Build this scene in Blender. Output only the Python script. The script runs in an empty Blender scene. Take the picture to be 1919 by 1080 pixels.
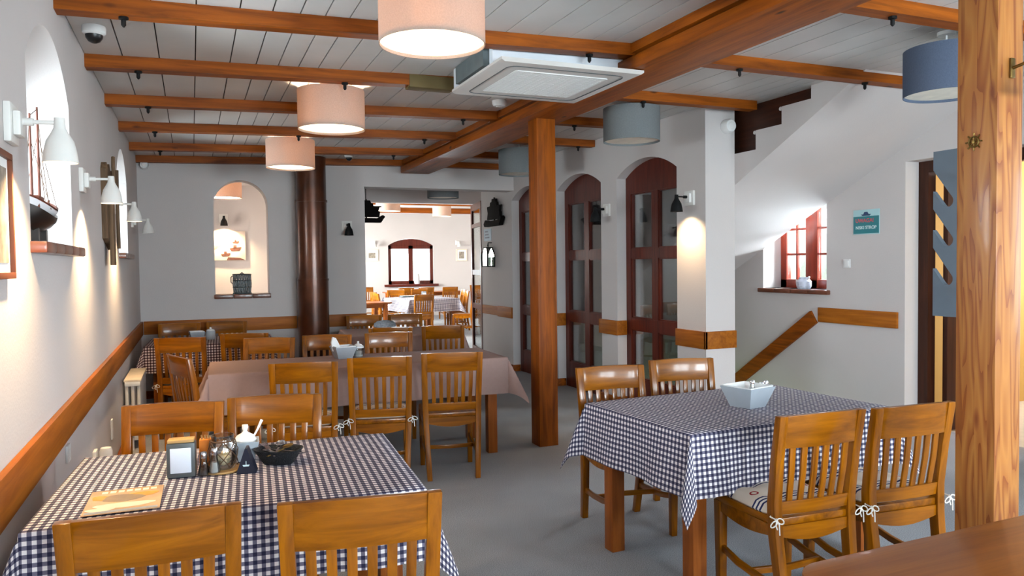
import bpy, bmesh, math, random
from mathutils import Vector, Matrix, Euler
random.seed(7)
S = bpy.context.scene
COL = S.collection
PI = math.pi
R = math.radians

# ------------------------------------------------------------------ camera
cam_d = bpy.data.cameras.new('camera')
cam = bpy.data.objects.new('camera', cam_d)
COL.objects.link(cam)
yaw, pitch, roll = .398117, -.0326259, -.0122482
fw = Vector((math.sin(yaw)*math.cos(pitch), math.cos(yaw)*math.cos(pitch), math.sin(pitch)))
rt = Vector((math.cos(yaw), -math.sin(yaw), 0)); up = rt.cross(fw)
r2 = rt*math.cos(roll) + up*math.sin(roll); u2 = -rt*math.sin(roll) + up*math.cos(roll)
m = Matrix((r2, u2, -fw)).transposed().to_4x4(); m.translation = (0, 0, 1.5)
cam.matrix_world = m
cam_d.sensor_width = 36; cam_d.sensor_fit = 'HORIZONTAL'; cam_d.lens = 36*1424.6/1919
cam_d.clip_start = .05; cam_d.clip_end = 200
S.camera = cam

# ------------------------------------------------------------------ materials
def lin(c):
    c = c/255
    return c/12.92 if c <= .04045 else ((c+.055)/1.055)**2.4
def rgb(r, g, b): return (lin(r), lin(g), lin(b), 1)
def mat(name):
    m = bpy.data.materials.new(name); m.use_nodes = True
    nt = m.node_tree; nt.nodes.clear()
    return m, nt, (lambda t, **k: mk(nt, t, **k))
def mk(nt, t, **k):
    n = nt.nodes.new(t)
    for a, v in k.items():
        if a.startswith('i_'): n.inputs[a[2:].replace('_', ' ')].default_value = v
        else: setattr(n, a, v)
    return n
def out(nt, sh):
    o = nt.nodes.new('ShaderNodeOutputMaterial'); nt.links.new(sh, o.inputs[0])
def bsdf(nt, col=None, rough=.5, spec=.5, metal=0, coat=0):
    b = nt.nodes.new('ShaderNodeBsdfPrincipled')
    if col is not None: b.inputs['Base Color'].default_value = col
    b.inputs['Roughness'].default_value = rough; b.inputs['Metallic'].default_value = metal
    b.inputs['Specular IOR Level'].default_value = spec; b.inputs['Coat Weight'].default_value = coat
    b.inputs['Coat Roughness'].default_value = .1
    return b
def ramp(nt, stops, interp='LINEAR'):
    n = nt.nodes.new('ShaderNodeValToRGB'); e = n.color_ramp; e.interpolation = interp
    while len(e.elements) < len(stops): e.elements.new(1)
    for i, (p, c) in enumerate(stops): e.elements[i].position = p; e.elements[i].color = c
    return n
def simple(name, col, rough=.5, spec=.5, metal=0, coat=0, var=.08, scale=12, bump=0):
    m, nt, N = mat(name); L = nt.links.new
    b = bsdf(nt, col, rough, spec, metal, coat)
    tc = N('ShaderNodeTexCoord'); nz = N('ShaderNodeTexNoise', i_Scale=scale, i_Detail=4)
    L(tc.outputs['Object'], nz.inputs['Vector'])
    d = tuple(c*(1-var) for c in col[:3])+(1,); u = tuple(min(1, c*(1+var)) for c in col[:3])+(1,)
    rp = ramp(nt, [(.3, d), (.7, u)]); L(nz.outputs['Fac'], rp.inputs[0]); L(rp.outputs[0], b.inputs['Base Color'])
    if bump:
        bp = N('ShaderNodeBump', i_Strength=bump, i_Distance=.01)
        L(nz.outputs['Fac'], bp.inputs['Height']); L(bp.outputs[0], b.inputs['Normal'])
    out(nt, b.outputs[0]); return m
def wood(name, axis, dark, light, rough=.38, coat=.15, scale=1.0, knots=False, rnd=.12, spec=.22):
    m, nt, N = mat(name); L = nt.links.new
    tc = N('ShaderNodeTexCoord'); mp = N('ShaderNodeMapping')
    sc = [22*scale]*3; sc['xyz'.index(axis)] = 1.6*scale
    mp.inputs['Scale'].default_value = sc
    oi = N('ShaderNodeObjectInfo'); ad = N('ShaderNodeVectorMath', operation='ADD')
    ml = N('ShaderNodeMath', operation='MULTIPLY'); ml.inputs[1].default_value = 37.0
    L(oi.outputs['Random'], ml.inputs[0]); L(tc.outputs['Object'], ad.inputs[0]); L(ml.outputs[0], ad.inputs[1])
    L(ad.outputs[0], mp.inputs[0])
    nz = N('ShaderNodeTexNoise', i_Scale=1.0, i_Detail=7, i_Roughness=.62, i_Distortion=.6); L(mp.outputs[0], nz.inputs['Vector'])
    md = tuple((a+b)/2 for a, b in zip(dark, light))
    rp = ramp(nt, [(.28, dark), (.5, md), (.72, light)]); L(nz.outputs['Fac'], rp.inputs[0])
    col = rp.outputs[0]
    if knots:
        mp2 = N('ShaderNodeMapping'); s2 = [5.5]*3; s2['xyz'.index(axis)] = 2.2; mp2.inputs['Scale'].default_value = s2
        L(ad.outputs[0], mp2.inputs[0])
        vo = N('ShaderNodeTexVoronoi', i_Scale=1.0); L(mp2.outputs[0], vo.inputs['Vector'])
        kr = ramp(nt, [(.05, (1, 1, 1, 1)), (.11, (0, 0, 0, 1))]); L(vo.outputs['Distance'], kr.inputs[0])
        mx = N('ShaderNodeMixRGB', blend_type='MIX'); mx.inputs[2].default_value = tuple(c*.3 for c in dark[:3])+(1,)
        L(kr.outputs[0], mx.inputs[0]); L(col, mx.inputs[1]); col = mx.outputs[0]
    hs = N('ShaderNodeHueSaturation'); mr = N('ShaderNodeMapRange'); mr.inputs[3].default_value = 1-rnd; mr.inputs[4].default_value = 1+rnd
    L(oi.outputs['Random'], mr.inputs[0]); L(mr.outputs[0], hs.inputs['Value']); L(col, hs.inputs['Color'])
    b = bsdf(nt, None, rough, spec, 0, coat); L(hs.outputs[0], b.inputs['Base Color'])
    bp = N('ShaderNodeBump', i_Strength=.06, i_Distance=.005); L(nz.outputs['Fac'], bp.inputs['Height']); L(bp.outputs[0], b.inputs['Normal'])
    out(nt, b.outputs[0]); return m
def wood3(name, *a, **k): return {x: wood(name+'_'+x, x, *a, **k) for x in 'xyz'}

def plaster(name, col, bump=.25):
    m, nt, N = mat(name); L = nt.links.new
    tc = N('ShaderNodeTexCoord'); n1 = N('ShaderNodeTexNoise', i_Scale=1.3, i_Detail=3); n2 = N('ShaderNodeTexNoise', i_Scale=90, i_Detail=4)
    L(tc.outputs['Object'], n1.inputs['Vector']); L(tc.outputs['Object'], n2.inputs['Vector'])
    rp = ramp(nt, [(.3, tuple(c*.95 for c in col[:3])+(1,)), (.7, col)]); L(n1.outputs['Fac'], rp.inputs[0])
    b = bsdf(nt, None, .85, .25); L(rp.outputs[0], b.inputs['Base Color'])
    bp = N('ShaderNodeBump', i_Strength=bump, i_Distance=.004); L(n2.outputs['Fac'], bp.inputs['Height']); L(bp.outputs[0], b.inputs['Normal'])
    out(nt, b.outputs[0]); return m
M = {}
M['wall'] = plaster('plaster_white', rgb(206, 199, 197))
M['wall_yellow'] = plaster('plaster_yellow', rgb(196, 160, 92))
M['plank'] = simple('ceiling_plank_paint', rgb(202, 201, 199), .38, .4, var=.05, scale=3)
M['gap'] = simple('ceiling_gap_dark', rgb(70, 66, 64), .9, .1)
CH = wood3('chair_oak', rgb(94, 47, 0), rgb(160, 94, 4), .28, .3)
BE = wood3('beam_pine', rgb(96, 42, 0), rgb(168, 86, 4), .5, 0, knots=True, rnd=.06)
TR = wood3('trim_wood', rgb(126, 64, 8), rgb(178, 104, 24), .5, 0)
MH = wood3('mahogany', rgb(66, 22, 16), rgb(104, 42, 28), .35, .15, rnd=.05)
DK = wood3('stair_brown', rgb(44, 20, 10), rgb(70, 34, 18), .5, .05)
TB = wood3('table_wood', rgb(120, 58, 16), rgb(166, 92, 34), .4, .1, rnd=.05)
RUST = wood3('weathered_wood', rgb(60, 46, 36), rgb(140, 112, 86), .8, 0)

def carpet():
    m, nt, N = mat('carpet_grey'); L = nt.links.new
    tc = N('ShaderNodeTexCoord'); n1 = N('ShaderNodeTexNoise', i_Scale=260, i_Detail=3); n2 = N('ShaderNodeTexNoise', i_Scale=2.2, i_Detail=3)
    L(tc.outputs['Object'], n1.inputs['Vector']); L(tc.outputs['Object'], n2.inputs['Vector'])
    rp = ramp(nt, [(.3, rgb(108, 110, 114)), (.7, rgb(196, 198, 202))]); L(n1.outputs['Fac'], rp.inputs[0])
    r2_ = ramp(nt, [(.3, (.85, .85, .85, 1)), (.7, (1, 1, 1, 1))]); L(n2.outputs['Fac'], r2_.inputs[0])
    mx = N('ShaderNodeMixRGB', blend_type='MULTIPLY'); mx.inputs[0].default_value = 1; L(rp.outputs[0], mx.inputs[1]); L(r2_.outputs[0], mx.inputs[2])
    b = bsdf(nt, None, .95, .1); L(mx.outputs[0], b.inputs['Base Color'])
    bp = N('ShaderNodeBump', i_Strength=.6, i_Distance=.004); L(n1.outputs['Fac'], bp.inputs['Height']); L(bp.outputs[0], b.inputs['Normal'])
    out(nt, b.outputs[0]); return m
M['carpet'] = carpet()
def gingham(name, dark, mid, white, per=.025):
    m, nt, N = mat(name); L = nt.links.new
    uv = N('ShaderNodeTexCoord'); sp = N('ShaderNodeSeparateXYZ'); L(uv.outputs['UV'], sp.inputs[0])
    vals = []
    for k in (0, 1):
        d = N('ShaderNodeMath', operation='DIVIDE'); d.inputs[1].default_value = per; L(sp.outputs[k], d.inputs[0])
        f = N('ShaderNodeMath', operation='FRACT'); L(d.outputs[0], f.inputs[0])
        g = N('ShaderNodeMath', operation='GREATER_THAN'); g.inputs[1].default_value = .5; L(f.outputs[0], g.inputs[0]); vals.append(g)
    a = N('ShaderNodeMath', operation='ADD'); L(vals[0].outputs[0], a.inputs[0]); L(vals[1].outputs[0], a.inputs[1])
    h = N('ShaderNodeMath', operation='MULTIPLY'); h.inputs[1].default_value = .5; L(a.outputs[0], h.inputs[0])
    rp = ramp(nt, [(0, white), (.25, mid), (.75, dark)], 'CONSTANT'); L(h.outputs[0], rp.inputs[0])
    b = bsdf(nt, None, .75, .3); L(rp.outputs[0], b.inputs['Base Color'])
    nz = N('ShaderNodeTexNoise', i_Scale=900); L(uv.outputs['UV'], nz.inputs['Vector'])
    bp = N('ShaderNodeBump', i_Strength=.12, i_Distance=.001); L(nz.outputs['Fac'], bp.inputs['Height']); L(bp.outputs[0], b.inputs['Normal'])
    out(nt, b.outputs[0]); return m
M['gingham'] = gingham('gingham_navy', rgb(34, 34, 62), rgb(104, 100, 118), rgb(232, 226, 226))
M['gingham_brown'] = gingham('gingham_dark', rgb(44, 26, 30), rgb(112, 82, 86), rgb(228, 214, 210))
M['mauve'] = simple('mauve_cloth', rgb(156, 130, 124), .8, .2, var=.03, scale=40, bump=.05)
def cushion_mat():
    m, nt, N = mat('cushion_stripes'); L = nt.links.new
    tc = N('ShaderNodeTexCoord'); sp = N('ShaderNodeSeparateXYZ'); L(tc.outputs['Object'], sp.inputs[0])
    ab = N('ShaderNodeMath', operation='ABSOLUTE'); L(sp.outputs['Y'], ab.inputs[0])
    rp = ramp(nt, [(0, rgb(214, 200, 184)), (.25, rgb(36, 42, 84)), (.285, rgb(222, 214, 205)), (.33, rgb(36, 42, 84)), (.365, rgb(222, 214, 205)), (.41, rgb(36, 42, 84)), (.445, rgb(214, 200, 184))], 'CONSTANT')
    mu = N('ShaderNodeMath', operation='MULTIPLY'); mu.inputs[1].default_value = 3.6; L(ab.outputs[0], mu.inputs[0]); L(mu.outputs[0], rp.inputs[0])
    # small ring emblems near the two rear corners
    ax = N('ShaderNodeMath', operation='ABSOLUTE'); L(sp.outputs['X'], ax.inputs[0])
    cv = N('ShaderNodeCombineXYZ'); L(ax.outputs[0], cv.inputs[0]); L(sp.outputs['Y'], cv.inputs[1])
    di = N('ShaderNodeVectorMath', operation='DISTANCE'); di.inputs[1].default_value = (.145, -.02, 0); L(cv.outputs[0], di.inputs[0])
    rr = ramp(nt, [(0, (0, 0, 0, 1)), (.010, (1, 1, 1, 1)), (.018, (0, 0, 0, 1))], 'CONSTANT'); L(di.outputs['Value'], rr.inputs[0])
    mx = N('ShaderNodeMixRGB'); mx.inputs[2].default_value = rgb(150, 40, 46); L(rr.outputs[0], mx.inputs[0]); L(rp.outputs[0], mx.inputs[1])
    b = bsdf(nt, None, .85, .2); L(mx.outputs[0], b.inputs['Base Color'])
    nz = N('ShaderNodeTexNoise', i_Scale=500); L(tc.outputs['Object'], nz.inputs['Vector'])
    bp = N('ShaderNodeBump', i_Strength=.15, i_Distance=.001); L(nz.outputs['Fac'], bp.inputs['Height']); L(bp.outputs[0], b.inputs['Normal'])
    out(nt, b.outputs[0]); return m
M['cushion'] = cushion_mat()
def shade(name, col, tcol, f=.45):
    m, nt, N = mat(name); L = nt.links.new
    tc = N('ShaderNodeTexCoord'); nz = N('ShaderNodeTexNoise', i_Scale=160, i_Detail=2); L(tc.outputs['Object'], nz.inputs['Vector'])
    rp = ramp(nt, [(.35, tuple(c*.86 for c in col[:3])+(1,)), (.65, col)]); L(nz.outputs['Fac'], rp.inputs[0])
    d = N('ShaderNodeBsdfDiffuse'); t = N('ShaderNodeBsdfTranslucent'); t.inputs[0].default_value = tcol
    L(rp.outputs[0], d.inputs[0]); mx = N('ShaderNodeMixShader'); mx.inputs[0].default_value = f
    L(d.outputs[0], mx.inputs[1]); L(t.outputs[0], mx.inputs[2]); out(nt, mx.outputs[0]); return m
M['shade_beige'] = shade('lampshade_beige', rgb(192, 178, 168), rgb(214, 184, 160), .32)
M['shade_grey'] = shade('lampshade_grey', rgb(122, 126, 128), rgb(120, 120, 124), .12); M['shade_blue'] = shade('lampshade_blue_grey', rgb(92, 102, 122), rgb(110, 116, 130), .12)
M['unlit_diffuser'] = simple('unlit_diffuser', rgb(244, 236, 222), .6, .2)
M['diffuser'] = shade('lamp_diffuser', rgb(245, 240, 232), rgb(250, 240, 225), .6)
def glass(name, tint=(1, 1, 1, 1), fac=.06, rough=0):
    m, nt, N = mat(name); L = nt.links.new
    t = N('ShaderNodeBsdfTransparent'); t.inputs[0].default_value = tint
    g = N('ShaderNodeBsdfGlossy'); g.inputs['Roughness'].default_value = rough
    lw = N('ShaderNodeLayerWeight', i_Blend=.35); mr = N('ShaderNodeMapRange'); mr.inputs[3].default_value = fac; mr.inputs[4].default_value = .75
    L(lw.outputs['Fresnel'], mr.inputs[0]); mx = N('ShaderNodeMixShader'); L(mr.outputs[0], mx.inputs[0])
    L(t.outputs[0], mx.inputs[1]); L(g.outputs[0], mx.inputs[2]); out(nt, mx.outputs[0]); return m
M['glass'] = glass('pane_glass', (.9, .93, .93, 1), .05); M['door_glass'] = glass('door_glass', (.86, .89, .9, 1), .16)
M['clear'] = glass('clear_glass', (.93, .95, .95, 1), .12, .02)
M['white_metal'] = simple('white_enamel', rgb(226, 224, 220), .4, .5, var=.03)
M['white_plastic'] = simple('white_plastic', rgb(228, 227, 226), .45, .4, var=.02)
M['ac_plastic'] = simple('ac_plastic', rgb(205, 200, 196), .45, .4, var=.02)
M['ac_body'] = simple('ac_body_white', rgb(222, 228, 236), .5, .4, var=.02)
M['foam'] = simple('grey_foam', rgb(98, 106, 108), .9, .1)
M['black_metal'] = simple('black_metal', rgb(14, 14, 15), .6, .2)
M['black'] = simple('black_plastic', rgb(14, 14, 16), .35, .5)
M['shipdark'] = simple('dark_carving', rgb(16, 11, 9), .8, .12, bump=.2)
M['chrome'] = simple('chrome', rgb(205, 205, 210), .12, .5, 1, var=.02)
M['brass'] = simple('aged_brass', rgb(120, 96, 52), .4, .5, .9, var=.25, scale=40)
M['ceramic'] = simple('white_ceramic', rgb(230, 230, 230), .15, .5, var=.02)
M['grey_ceramic'] = simple('grey_ceramic', rgb(168, 176, 184), .25, .5, var=.03)
M['cord'] = simple('white_cord', rgb(226, 222, 214), .8, .2, var=.03)
M['napkin'] = simple('white_napkin', rgb(240, 240, 238), .85, .2, var=.03)
M['grey_box'] = simple('dark_grey_plastic', rgb(74, 80, 82), .4, .5)
M['tan'] = simple('tan_wood', rgb(190, 150, 96), .6, .2, var=.1)
M['orange_box'] = simple('orange_card', rgb(206, 120, 40), .6, .3)
M['paper'] = simple('white_paper', rgb(222, 226, 236), .6, .3, var=.02)
M['wicker'] = simple('dark_wicker', rgb(24, 26, 30), .6, .3, var=.5, scale=180, bump=.6)
M['navy'] = simple('navy_card', rgb(22, 26, 44), .4, .4)
M['rust_tile'] = simple('glazed_brown_tile', rgb(104, 56, 36), .3, .5, coat=.2, var=.25, scale=9)
M['salt'] = simple('salt_white', rgb(235, 232, 228), .9, .2)
M['pepper'] = simple('pepper_dark', rgb(60, 44, 38), .9, .2, var=.4, scale=300)
M['string'] = simple('jute_string', rgb(96, 74, 58), .9, .1)
M['shell'] = simple('pale_shell', rgb(236, 218, 180), .5, .4, var=.12, scale=60)
M['teal'] = simple('teal_sign', rgb(42, 122, 130), .4, .4, var=.02)
M['pale_teal'] = simple('pale_teal', rgb(170, 208, 212), .4, .4, var=.02)
M['red'] = simple('sign_red', rgb(214, 84, 92), .5, .3, var=.02)
M['sign_white'] = simple('sign_white', rgb(214, 234, 236), .5, .3, var=.02)
M['navy_print'] = simple('navy_print', rgb(40, 60, 96), .5, .3, var=.02)
M['bluegrey'] = simple('blue_grey_paint', rgb(92, 104, 116), .5, .3, var=.04)
M['candle'] = simple('candle_pale_green', rgb(200, 222, 190), .3, .4, var=.08)  # plain pale green after the lantern's greenish glass, not emissive
M['hull'] = simple('hull_black', rgb(26, 18, 14), .35, .4)
M['hull_white'] = simple('hull_white', rgb(220, 220, 224), .4, .4)
M['hull_red'] = simple('deck_brown', rgb(110, 60, 44), .5, .3)
M['picture_brown'] = simple('picture_frame_brown', rgb(112, 62, 38), .5, .3)
M['grey_print'] = simple('grey_print', rgb(150, 140, 128), .6, .2, var=.4, scale=18)
M['menu_print'] = None
M['leafgreen'] = simple('hedge_leaves', rgb(96, 134, 62), .8, .2, var=.6, scale=14, bump=1)
M['grass'] = simple('lawn', rgb(126, 150, 84), .9, .1, var=.3, scale=3)
def pipe_mat():
    m, nt, N = mat('brown_flue_steel'); L = nt.links.new
    tc = N('ShaderNodeTexCoord'); nz = N('ShaderNodeTexNoise', i_Scale=3, i_Detail=3); L(tc.outputs['Object'], nz.inputs['Vector'])
    rp = ramp(nt, [(.3, rgb(58, 29, 15)), (.7, rgb(98, 50, 24))]); L(nz.outputs['Fac'], rp.inputs[0])
    b = bsdf(nt, None, .3, .5, .35, .2); L(rp.outputs[0], b.inputs['Base Color']); out(nt, b.outputs[0]); return m
M['pipe'] = pipe_mat()
def pine_mat(name='knotty_pine'):
    m, nt, N = mat(name); L = nt.links.new
    tc = N('ShaderNodeTexCoord'); sp = N('ShaderNodeSeparateXYZ'); L(tc.outputs['Object'], sp.inputs[0])
    ad = N('ShaderNodeMath', operation='ADD'); L(sp.outputs[0], ad.inputs[0]); L(sp.outputs[1], ad.inputs[1])
    st = N('ShaderNodeMath', operation='MULTIPLY'); st.inputs[1].default_value = 21; L(ad.outputs[0], st.inputs[0])
    fl = N('ShaderNodeMath', operation='FLOOR'); L(st.outputs[0], fl.inputs[0])
    wn = N('ShaderNodeTexWhiteNoise', noise_dimensions='1D'); L(fl.outputs[0], wn.inputs['W'])
    mp = N('ShaderNodeMapping'); mp.inputs['Scale'].default_value = (9, 9, .9); L(tc.outputs['Object'], mp.inputs[0])
    of = N('ShaderNodeVectorMath', operation='ADD'); L(mp.outputs[0], of.inputs[0]); L(fl.outputs[0], of.inputs[1])
    nz = N('ShaderNodeTexNoise', i_Scale=1, i_Detail=2, i_Distortion=.4); L(of.outputs[0], nz.inputs['Vector'])
    mm = N('ShaderNodeMath', operation='MULTIPLY'); mm.inputs[1].default_value = 11; L(nz.outputs['Fac'], mm.inputs[0])
    fr = N('ShaderNodeMath', operation='FRACT'); L(mm.outputs[0], fr.inputs[0])
    rp = ramp(nt, [(0, rgb(120, 60, 20)), (.55, rgb(160, 104, 48)), (1, rgb(144, 86, 36))]); L(fr.outputs[0], rp.inputs[0])
    mp2 = N('ShaderNodeMapping'); mp2.inputs['Scale'].default_value = (9, 9, 2.6); L(tc.outputs['Object'], mp2.inputs[0])
    vo = N('ShaderNodeTexVoronoi', i_Scale=1.0); L(mp2.outputs[0], vo.inputs['Vector'])
    kr = ramp(nt, [(.04, (1, 1, 1, 1)), (.13, (0, 0, 0, 1))]); L(vo.outputs['Distance'], kr.inputs[0])
    k = N('ShaderNodeMixRGB'); k.inputs[2].default_value = rgb(110, 52, 22); L(kr.outputs[0], k.inputs[0]); L(rp.outputs[0], k.inputs[1])
    hs = N('ShaderNodeHueSaturation'); mr = N('ShaderNodeMapRange'); mr.inputs[3].default_value = .8; mr.inputs[4].default_value = 1.15
    L(wn.outputs['Value'], mr.inputs[0]); L(mr.outputs[0], hs.inputs['Value']); L(k.outputs[0], hs.inputs['Color'])
    b = bsdf(nt, None, .42, .4, 0, .1); L(hs.outputs[0], b.inputs['Base Color']); out(nt, b.outputs[0]); return m
M['pine'] = pine_mat()
def emit(name, col, s):
    m, nt, N = mat(name); e = N('ShaderNodeEmission'); e.inputs[0].default_value = col; e.inputs[1].default_value = s
    out(nt, e.outputs[0]); return m
M['bulb'] = emit('bulb_glow', (1, .72, .42, 1), 12)

# ------------------------------------------------------------------ geometry helpers
I4 = Matrix.Identity(4)
def box(bm, x0, x1, y0, y1, z0, z1, bev=0, mx=None):
    vs = [bm.verts.new((x, y, z)) for z in (z0, z1) for y in (y0, y1) for x in (x0, x1)]
    fs = [bm.faces.new([vs[i] for i in f]) for f in ((0, 2, 3, 1), (4, 5, 7, 6), (0, 1, 5, 4), (2, 6, 7, 3), (0, 4, 6, 2), (1, 3, 7, 5))]
    allv = vs
    if bev:
        es = list({e for f in fs for e in f.edges})
        r = bmesh.ops.bevel(bm, geom=es, offset=bev, segments=2, affect='EDGES', profile=.6)
        allv = list({v for f in r['faces'] for v in f.verts} | {v for v in vs if v.is_valid})
    if mx is not None: bmesh.ops.transform(bm, matrix=mx, verts=allv)
    return bm
def prism(bm, poly, axis, a, b):
    def P(u, v, w): return {'x': (w, u, v), 'y': (u, w, v), 'z': (u, v, w)}[axis]
    A = [bm.verts.new(P(u, v, a)) for u, v in poly]; B = [bm.verts.new(P(u, v, b)) for u, v in poly]
    n = len(poly)
    fs = [bm.faces.new(A), bm.faces.new(B[::-1])]
    for i in range(n): fs.append(bm.faces.new((A[i], B[i], B[(i+1) % n], A[(i+1) % n])))
    bmesh.ops.recalc_face_normals(bm, faces=fs); return bm
def lathe(bm, prof, seg=24, c=(0, 0, 0), mx=None):
    rings = []; vsall = []
    for r, z in prof:
        if r < 1e-5:
            v = bm.verts.new((c[0], c[1], c[2]+z)); rings.append([v]*seg); vsall.append(v)
        else:
            ring = [bm.verts.new((c[0]+r*math.cos(2*PI*i/seg), c[1]+r*math.sin(2*PI*i/seg), c[2]+z)) for i in range(seg)]
            rings.append(ring); vsall += ring
    for a, b in zip(rings, rings[1:]):
        for i in range(seg):
            j = (i+1) % seg; q = []
            for v in (a[i], a[j], b[j], b[i]):
                if v not in q: q.append(v)
            if len(q) > 2: bm.faces.new(q)
    if mx is not None: bmesh.ops.transform(bm, matrix=mx, verts=vsall)
    return bm
def tube(bm, pts, r, seg=8, closed=False, caps=True):
    pts = [Vector(p) for p in pts]; n = len(pts); rings = []
    for i, p in enumerate(pts):
        if closed: d = pts[(i+1) % n]-pts[i-1]
        else: d = pts[min(i+1, n-1)]-pts[max(i-1, 0)]
        d = d.normalized() if d.length > 1e-9 else Vector((0, 0, 1))
        if i == 0: ref = Vector((0, 0, 1)) if abs(d.z) < .9 else Vector((1, 0, 0))
        else: ref = pu
        s = d.cross(ref)
        if s.length < 1e-6: s = d.cross(Vector((1, .3, .2)))
        s.normalize(); u = s.cross(d).normalized(); pu = u
        rr = r[i] if isinstance(r, (list, tuple)) else r
        rings.append([bm.verts.new(p+s*rr*math.cos(2*PI*k/seg)+u*rr*math.sin(2*PI*k/seg)) for k in range(seg)])
    pr = list(zip(rings, rings[1:])) + ([(rings[-1], rings[0])] if closed else [])
    for a, b in pr:
        for k in range(seg): bm.faces.new((a[k], a[(k+1) % seg], b[(k+1) % seg], b[k]))
    if caps and not closed: bm.faces.new(rings[0]); bm.faces.new(rings[-1][::-1])
    return bm
def sweep(bm, pts, w, h):
    """rectangular bar of width w (horizontal) and height h (vertical) along a path"""
    pts = [Vector(p) for p in pts]; n = len(pts); rings = []
    for i, p in enumerate(pts):
        d = (pts[min(i+1, n-1)]-pts[max(i-1, 0)]).normalized()
        s = d.cross(Vector((0, 0, 1)))
        if s.length < 1e-4: s = Vector((1, 0, 0))
        s.normalize(); u = s.cross(d).normalized()
        rings.append([bm.verts.new(p+s*a*w/2+u*b*h/2) for a, b in ((-1, -1), (1, -1), (1, 1), (-1, 1))])
    for a, b in zip(rings, rings[1:]):
        for k in range(4): bm.faces.new((a[k], a[(k+1) % 4], b[(k+1) % 4], b[k]))
    bm.faces.new(rings[0]); bm.faces.new(rings[-1][::-1]); return bm
def BM(): return bmesh.new()
def obj(name, bm, m, parent=None, loc=None, ang=35):
    bmesh.ops.recalc_face_normals(bm, faces=bm.faces)
    me = bpy.data.meshes.new(name); bm.to_mesh(me); bm.free()
    me.polygons.foreach_set('use_smooth', [True]*len(me.polygons)); me.set_sharp_from_angle(angle=R(ang))
    me.materials.append(m)
    o = bpy.data.objects.new(name, me); COL.objects.link(o)
    if parent: o.parent = parent
    if loc is not None: o.location = loc
    return o
def tag(o, label, cat, group=None, kind=None):
    o['label'] = label; o['category'] = cat
    if group: o['group'] = group
    if kind: o['kind'] = kind
    return o
def thing(name, label, cat, loc=(0, 0, 0), rz=0, group=None):
    o = bpy.data.objects.new(name, None); COL.objects.link(o); o.empty_display_size = .1
    o.location = loc; o.rotation_euler = (0, 0, rz); return tag(o, label, cat, group)
def struct(name, bm, m, label, cat, parent=None, ang=35):
    o = obj(name, bm, m, parent, ang=ang)
    if parent is None: tag(o, label, cat, None, 'structure')
    return o
def sthing(name, label, cat, loc=(0, 0, 0), group=None):
    o = thing(name, label, cat, loc, 0, group); o['kind'] = 'structure'; return o
def dup(o, parent=None):
    c = o.copy(); COL.objects.link(c)
    if parent: c.parent = parent
    for ch in list(o.children): dup(ch, c)
    return c
def light(name, kind, loc, power, col=(1, 1, 1), rot=None, **k):
    d = bpy.data.lights.new(name, kind); d.energy = power; d.color = col
    for a, v in k.items(): setattr(d, a, v)
    o = bpy.data.objects.new(name, d); COL.objects.link(o); o.location = loc
    if rot is not None: o.rotation_euler = rot
    return o

# ------------------------------------------------------------------ shell
XL, YB, XA, XS = -.55, 9.6, 4.08, 5.7       # room faces: left wall, back wall, arcade wall, far right wall
def arc_pts(a, b, zs, rise, n=20):
    c = (b-a)/2; pts = []
    if rise >= c-1e-4:
        return [((a+b)/2-c*math.cos(PI*i/n), zs+rise*math.sin(PI*i/n)) for i in range(n+1)]
    r = (c*c+rise*rise)/(2*rise); t = math.asin(c/r)
    return [((a+b)/2+r*math.sin(-t+2*t*i/n), zs+rise-r+r*math.cos(-t+2*t*i/n)) for i in range(n+1)]
def wall(name, axis, p0, p1, s0, s1, z0, z1, ops, m, label):
    bm = BM()
    def bx(a, b, c, d):
        if b-a < 1e-4 or d-c < 1e-4: return
        if axis == 'x': box(bm, p0, p1, a, b, c, d)
        else: box(bm, a, b, p0, p1, c, d)
    cur = s0
    for a, b, zb, zs, rise in sorted(ops):
        bx(cur, a, z0, z1); bx(a, b, z0, zb)
        if rise > 0:
            A = arc_pts(a, b, zs, rise)
            def P3(p, u, v): return bm.verts.new((p, u, v) if axis == 'x' else (u, p, v))
            lo0, lo1 = [P3(p0, u, v) for u, v in A], [P3(p1, u, v) for u, v in A]
            hi0, hi1 = [P3(p0, u, z1) for u, v in A], [P3(p1, u, z1) for u, v in A]
            for k in range(len(A)-1):
                bm.faces.new((lo0[k], lo0[k+1], hi0[k+1], hi0[k])); bm.faces.new((lo1[k], lo1[k+1], hi1[k+1], hi1[k]))
                bm.faces.new((lo0[k], lo0[k+1], lo1[k+1], lo1[k])); bm.faces.new((hi0[k], hi0[k+1], hi1[k+1], hi1[k]))
            for k in (0, -1): bm.faces.new((lo0[k], lo1[k], hi1[k], hi0[k]))
        else: bx(a, b, zs, z1)
        cur = b
    bx(cur, s1, z0, z1)
    return struct(name, bm, m, label, 'wall')
ZT = 3.0
W0 = (-.55, .55, .3, 2.30, .23); W1 = (3.31, 4.39, 1.6, 2.30, .23); W2 = (7.03, 8.02, 1.62, 2.30, .24)  # W0 is an added unseen window, sill lowered so chair crests reflect it
wall('wall_left', 'x', XL-.42, XL, -2.4, 12.8, -.02, ZT, [W0, W1, W2, (10.7, 11.9, .9, 2.3, 0)], M['wall'], 'long white plastered wall with two arched windows and a wooden rail')  # last opening added to let light into the side room
wall('wall_back', 'y', YB, YB+.25, XL, XA+.02, 0, ZT, [(.25, .86, 1.17, 2.22, .305), (2.03, XA+.02, 0, 2.49, 0)], M['wall'], 'grey white end wall with arched niche and wide opening')
D1 = (5.81, 6.87, 0, 2.36, .15); D2 = (7.2, 8.28, 0, 2.36, .15); D3 = (8.62, 9.68, 0, 2.36, .15)
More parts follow.
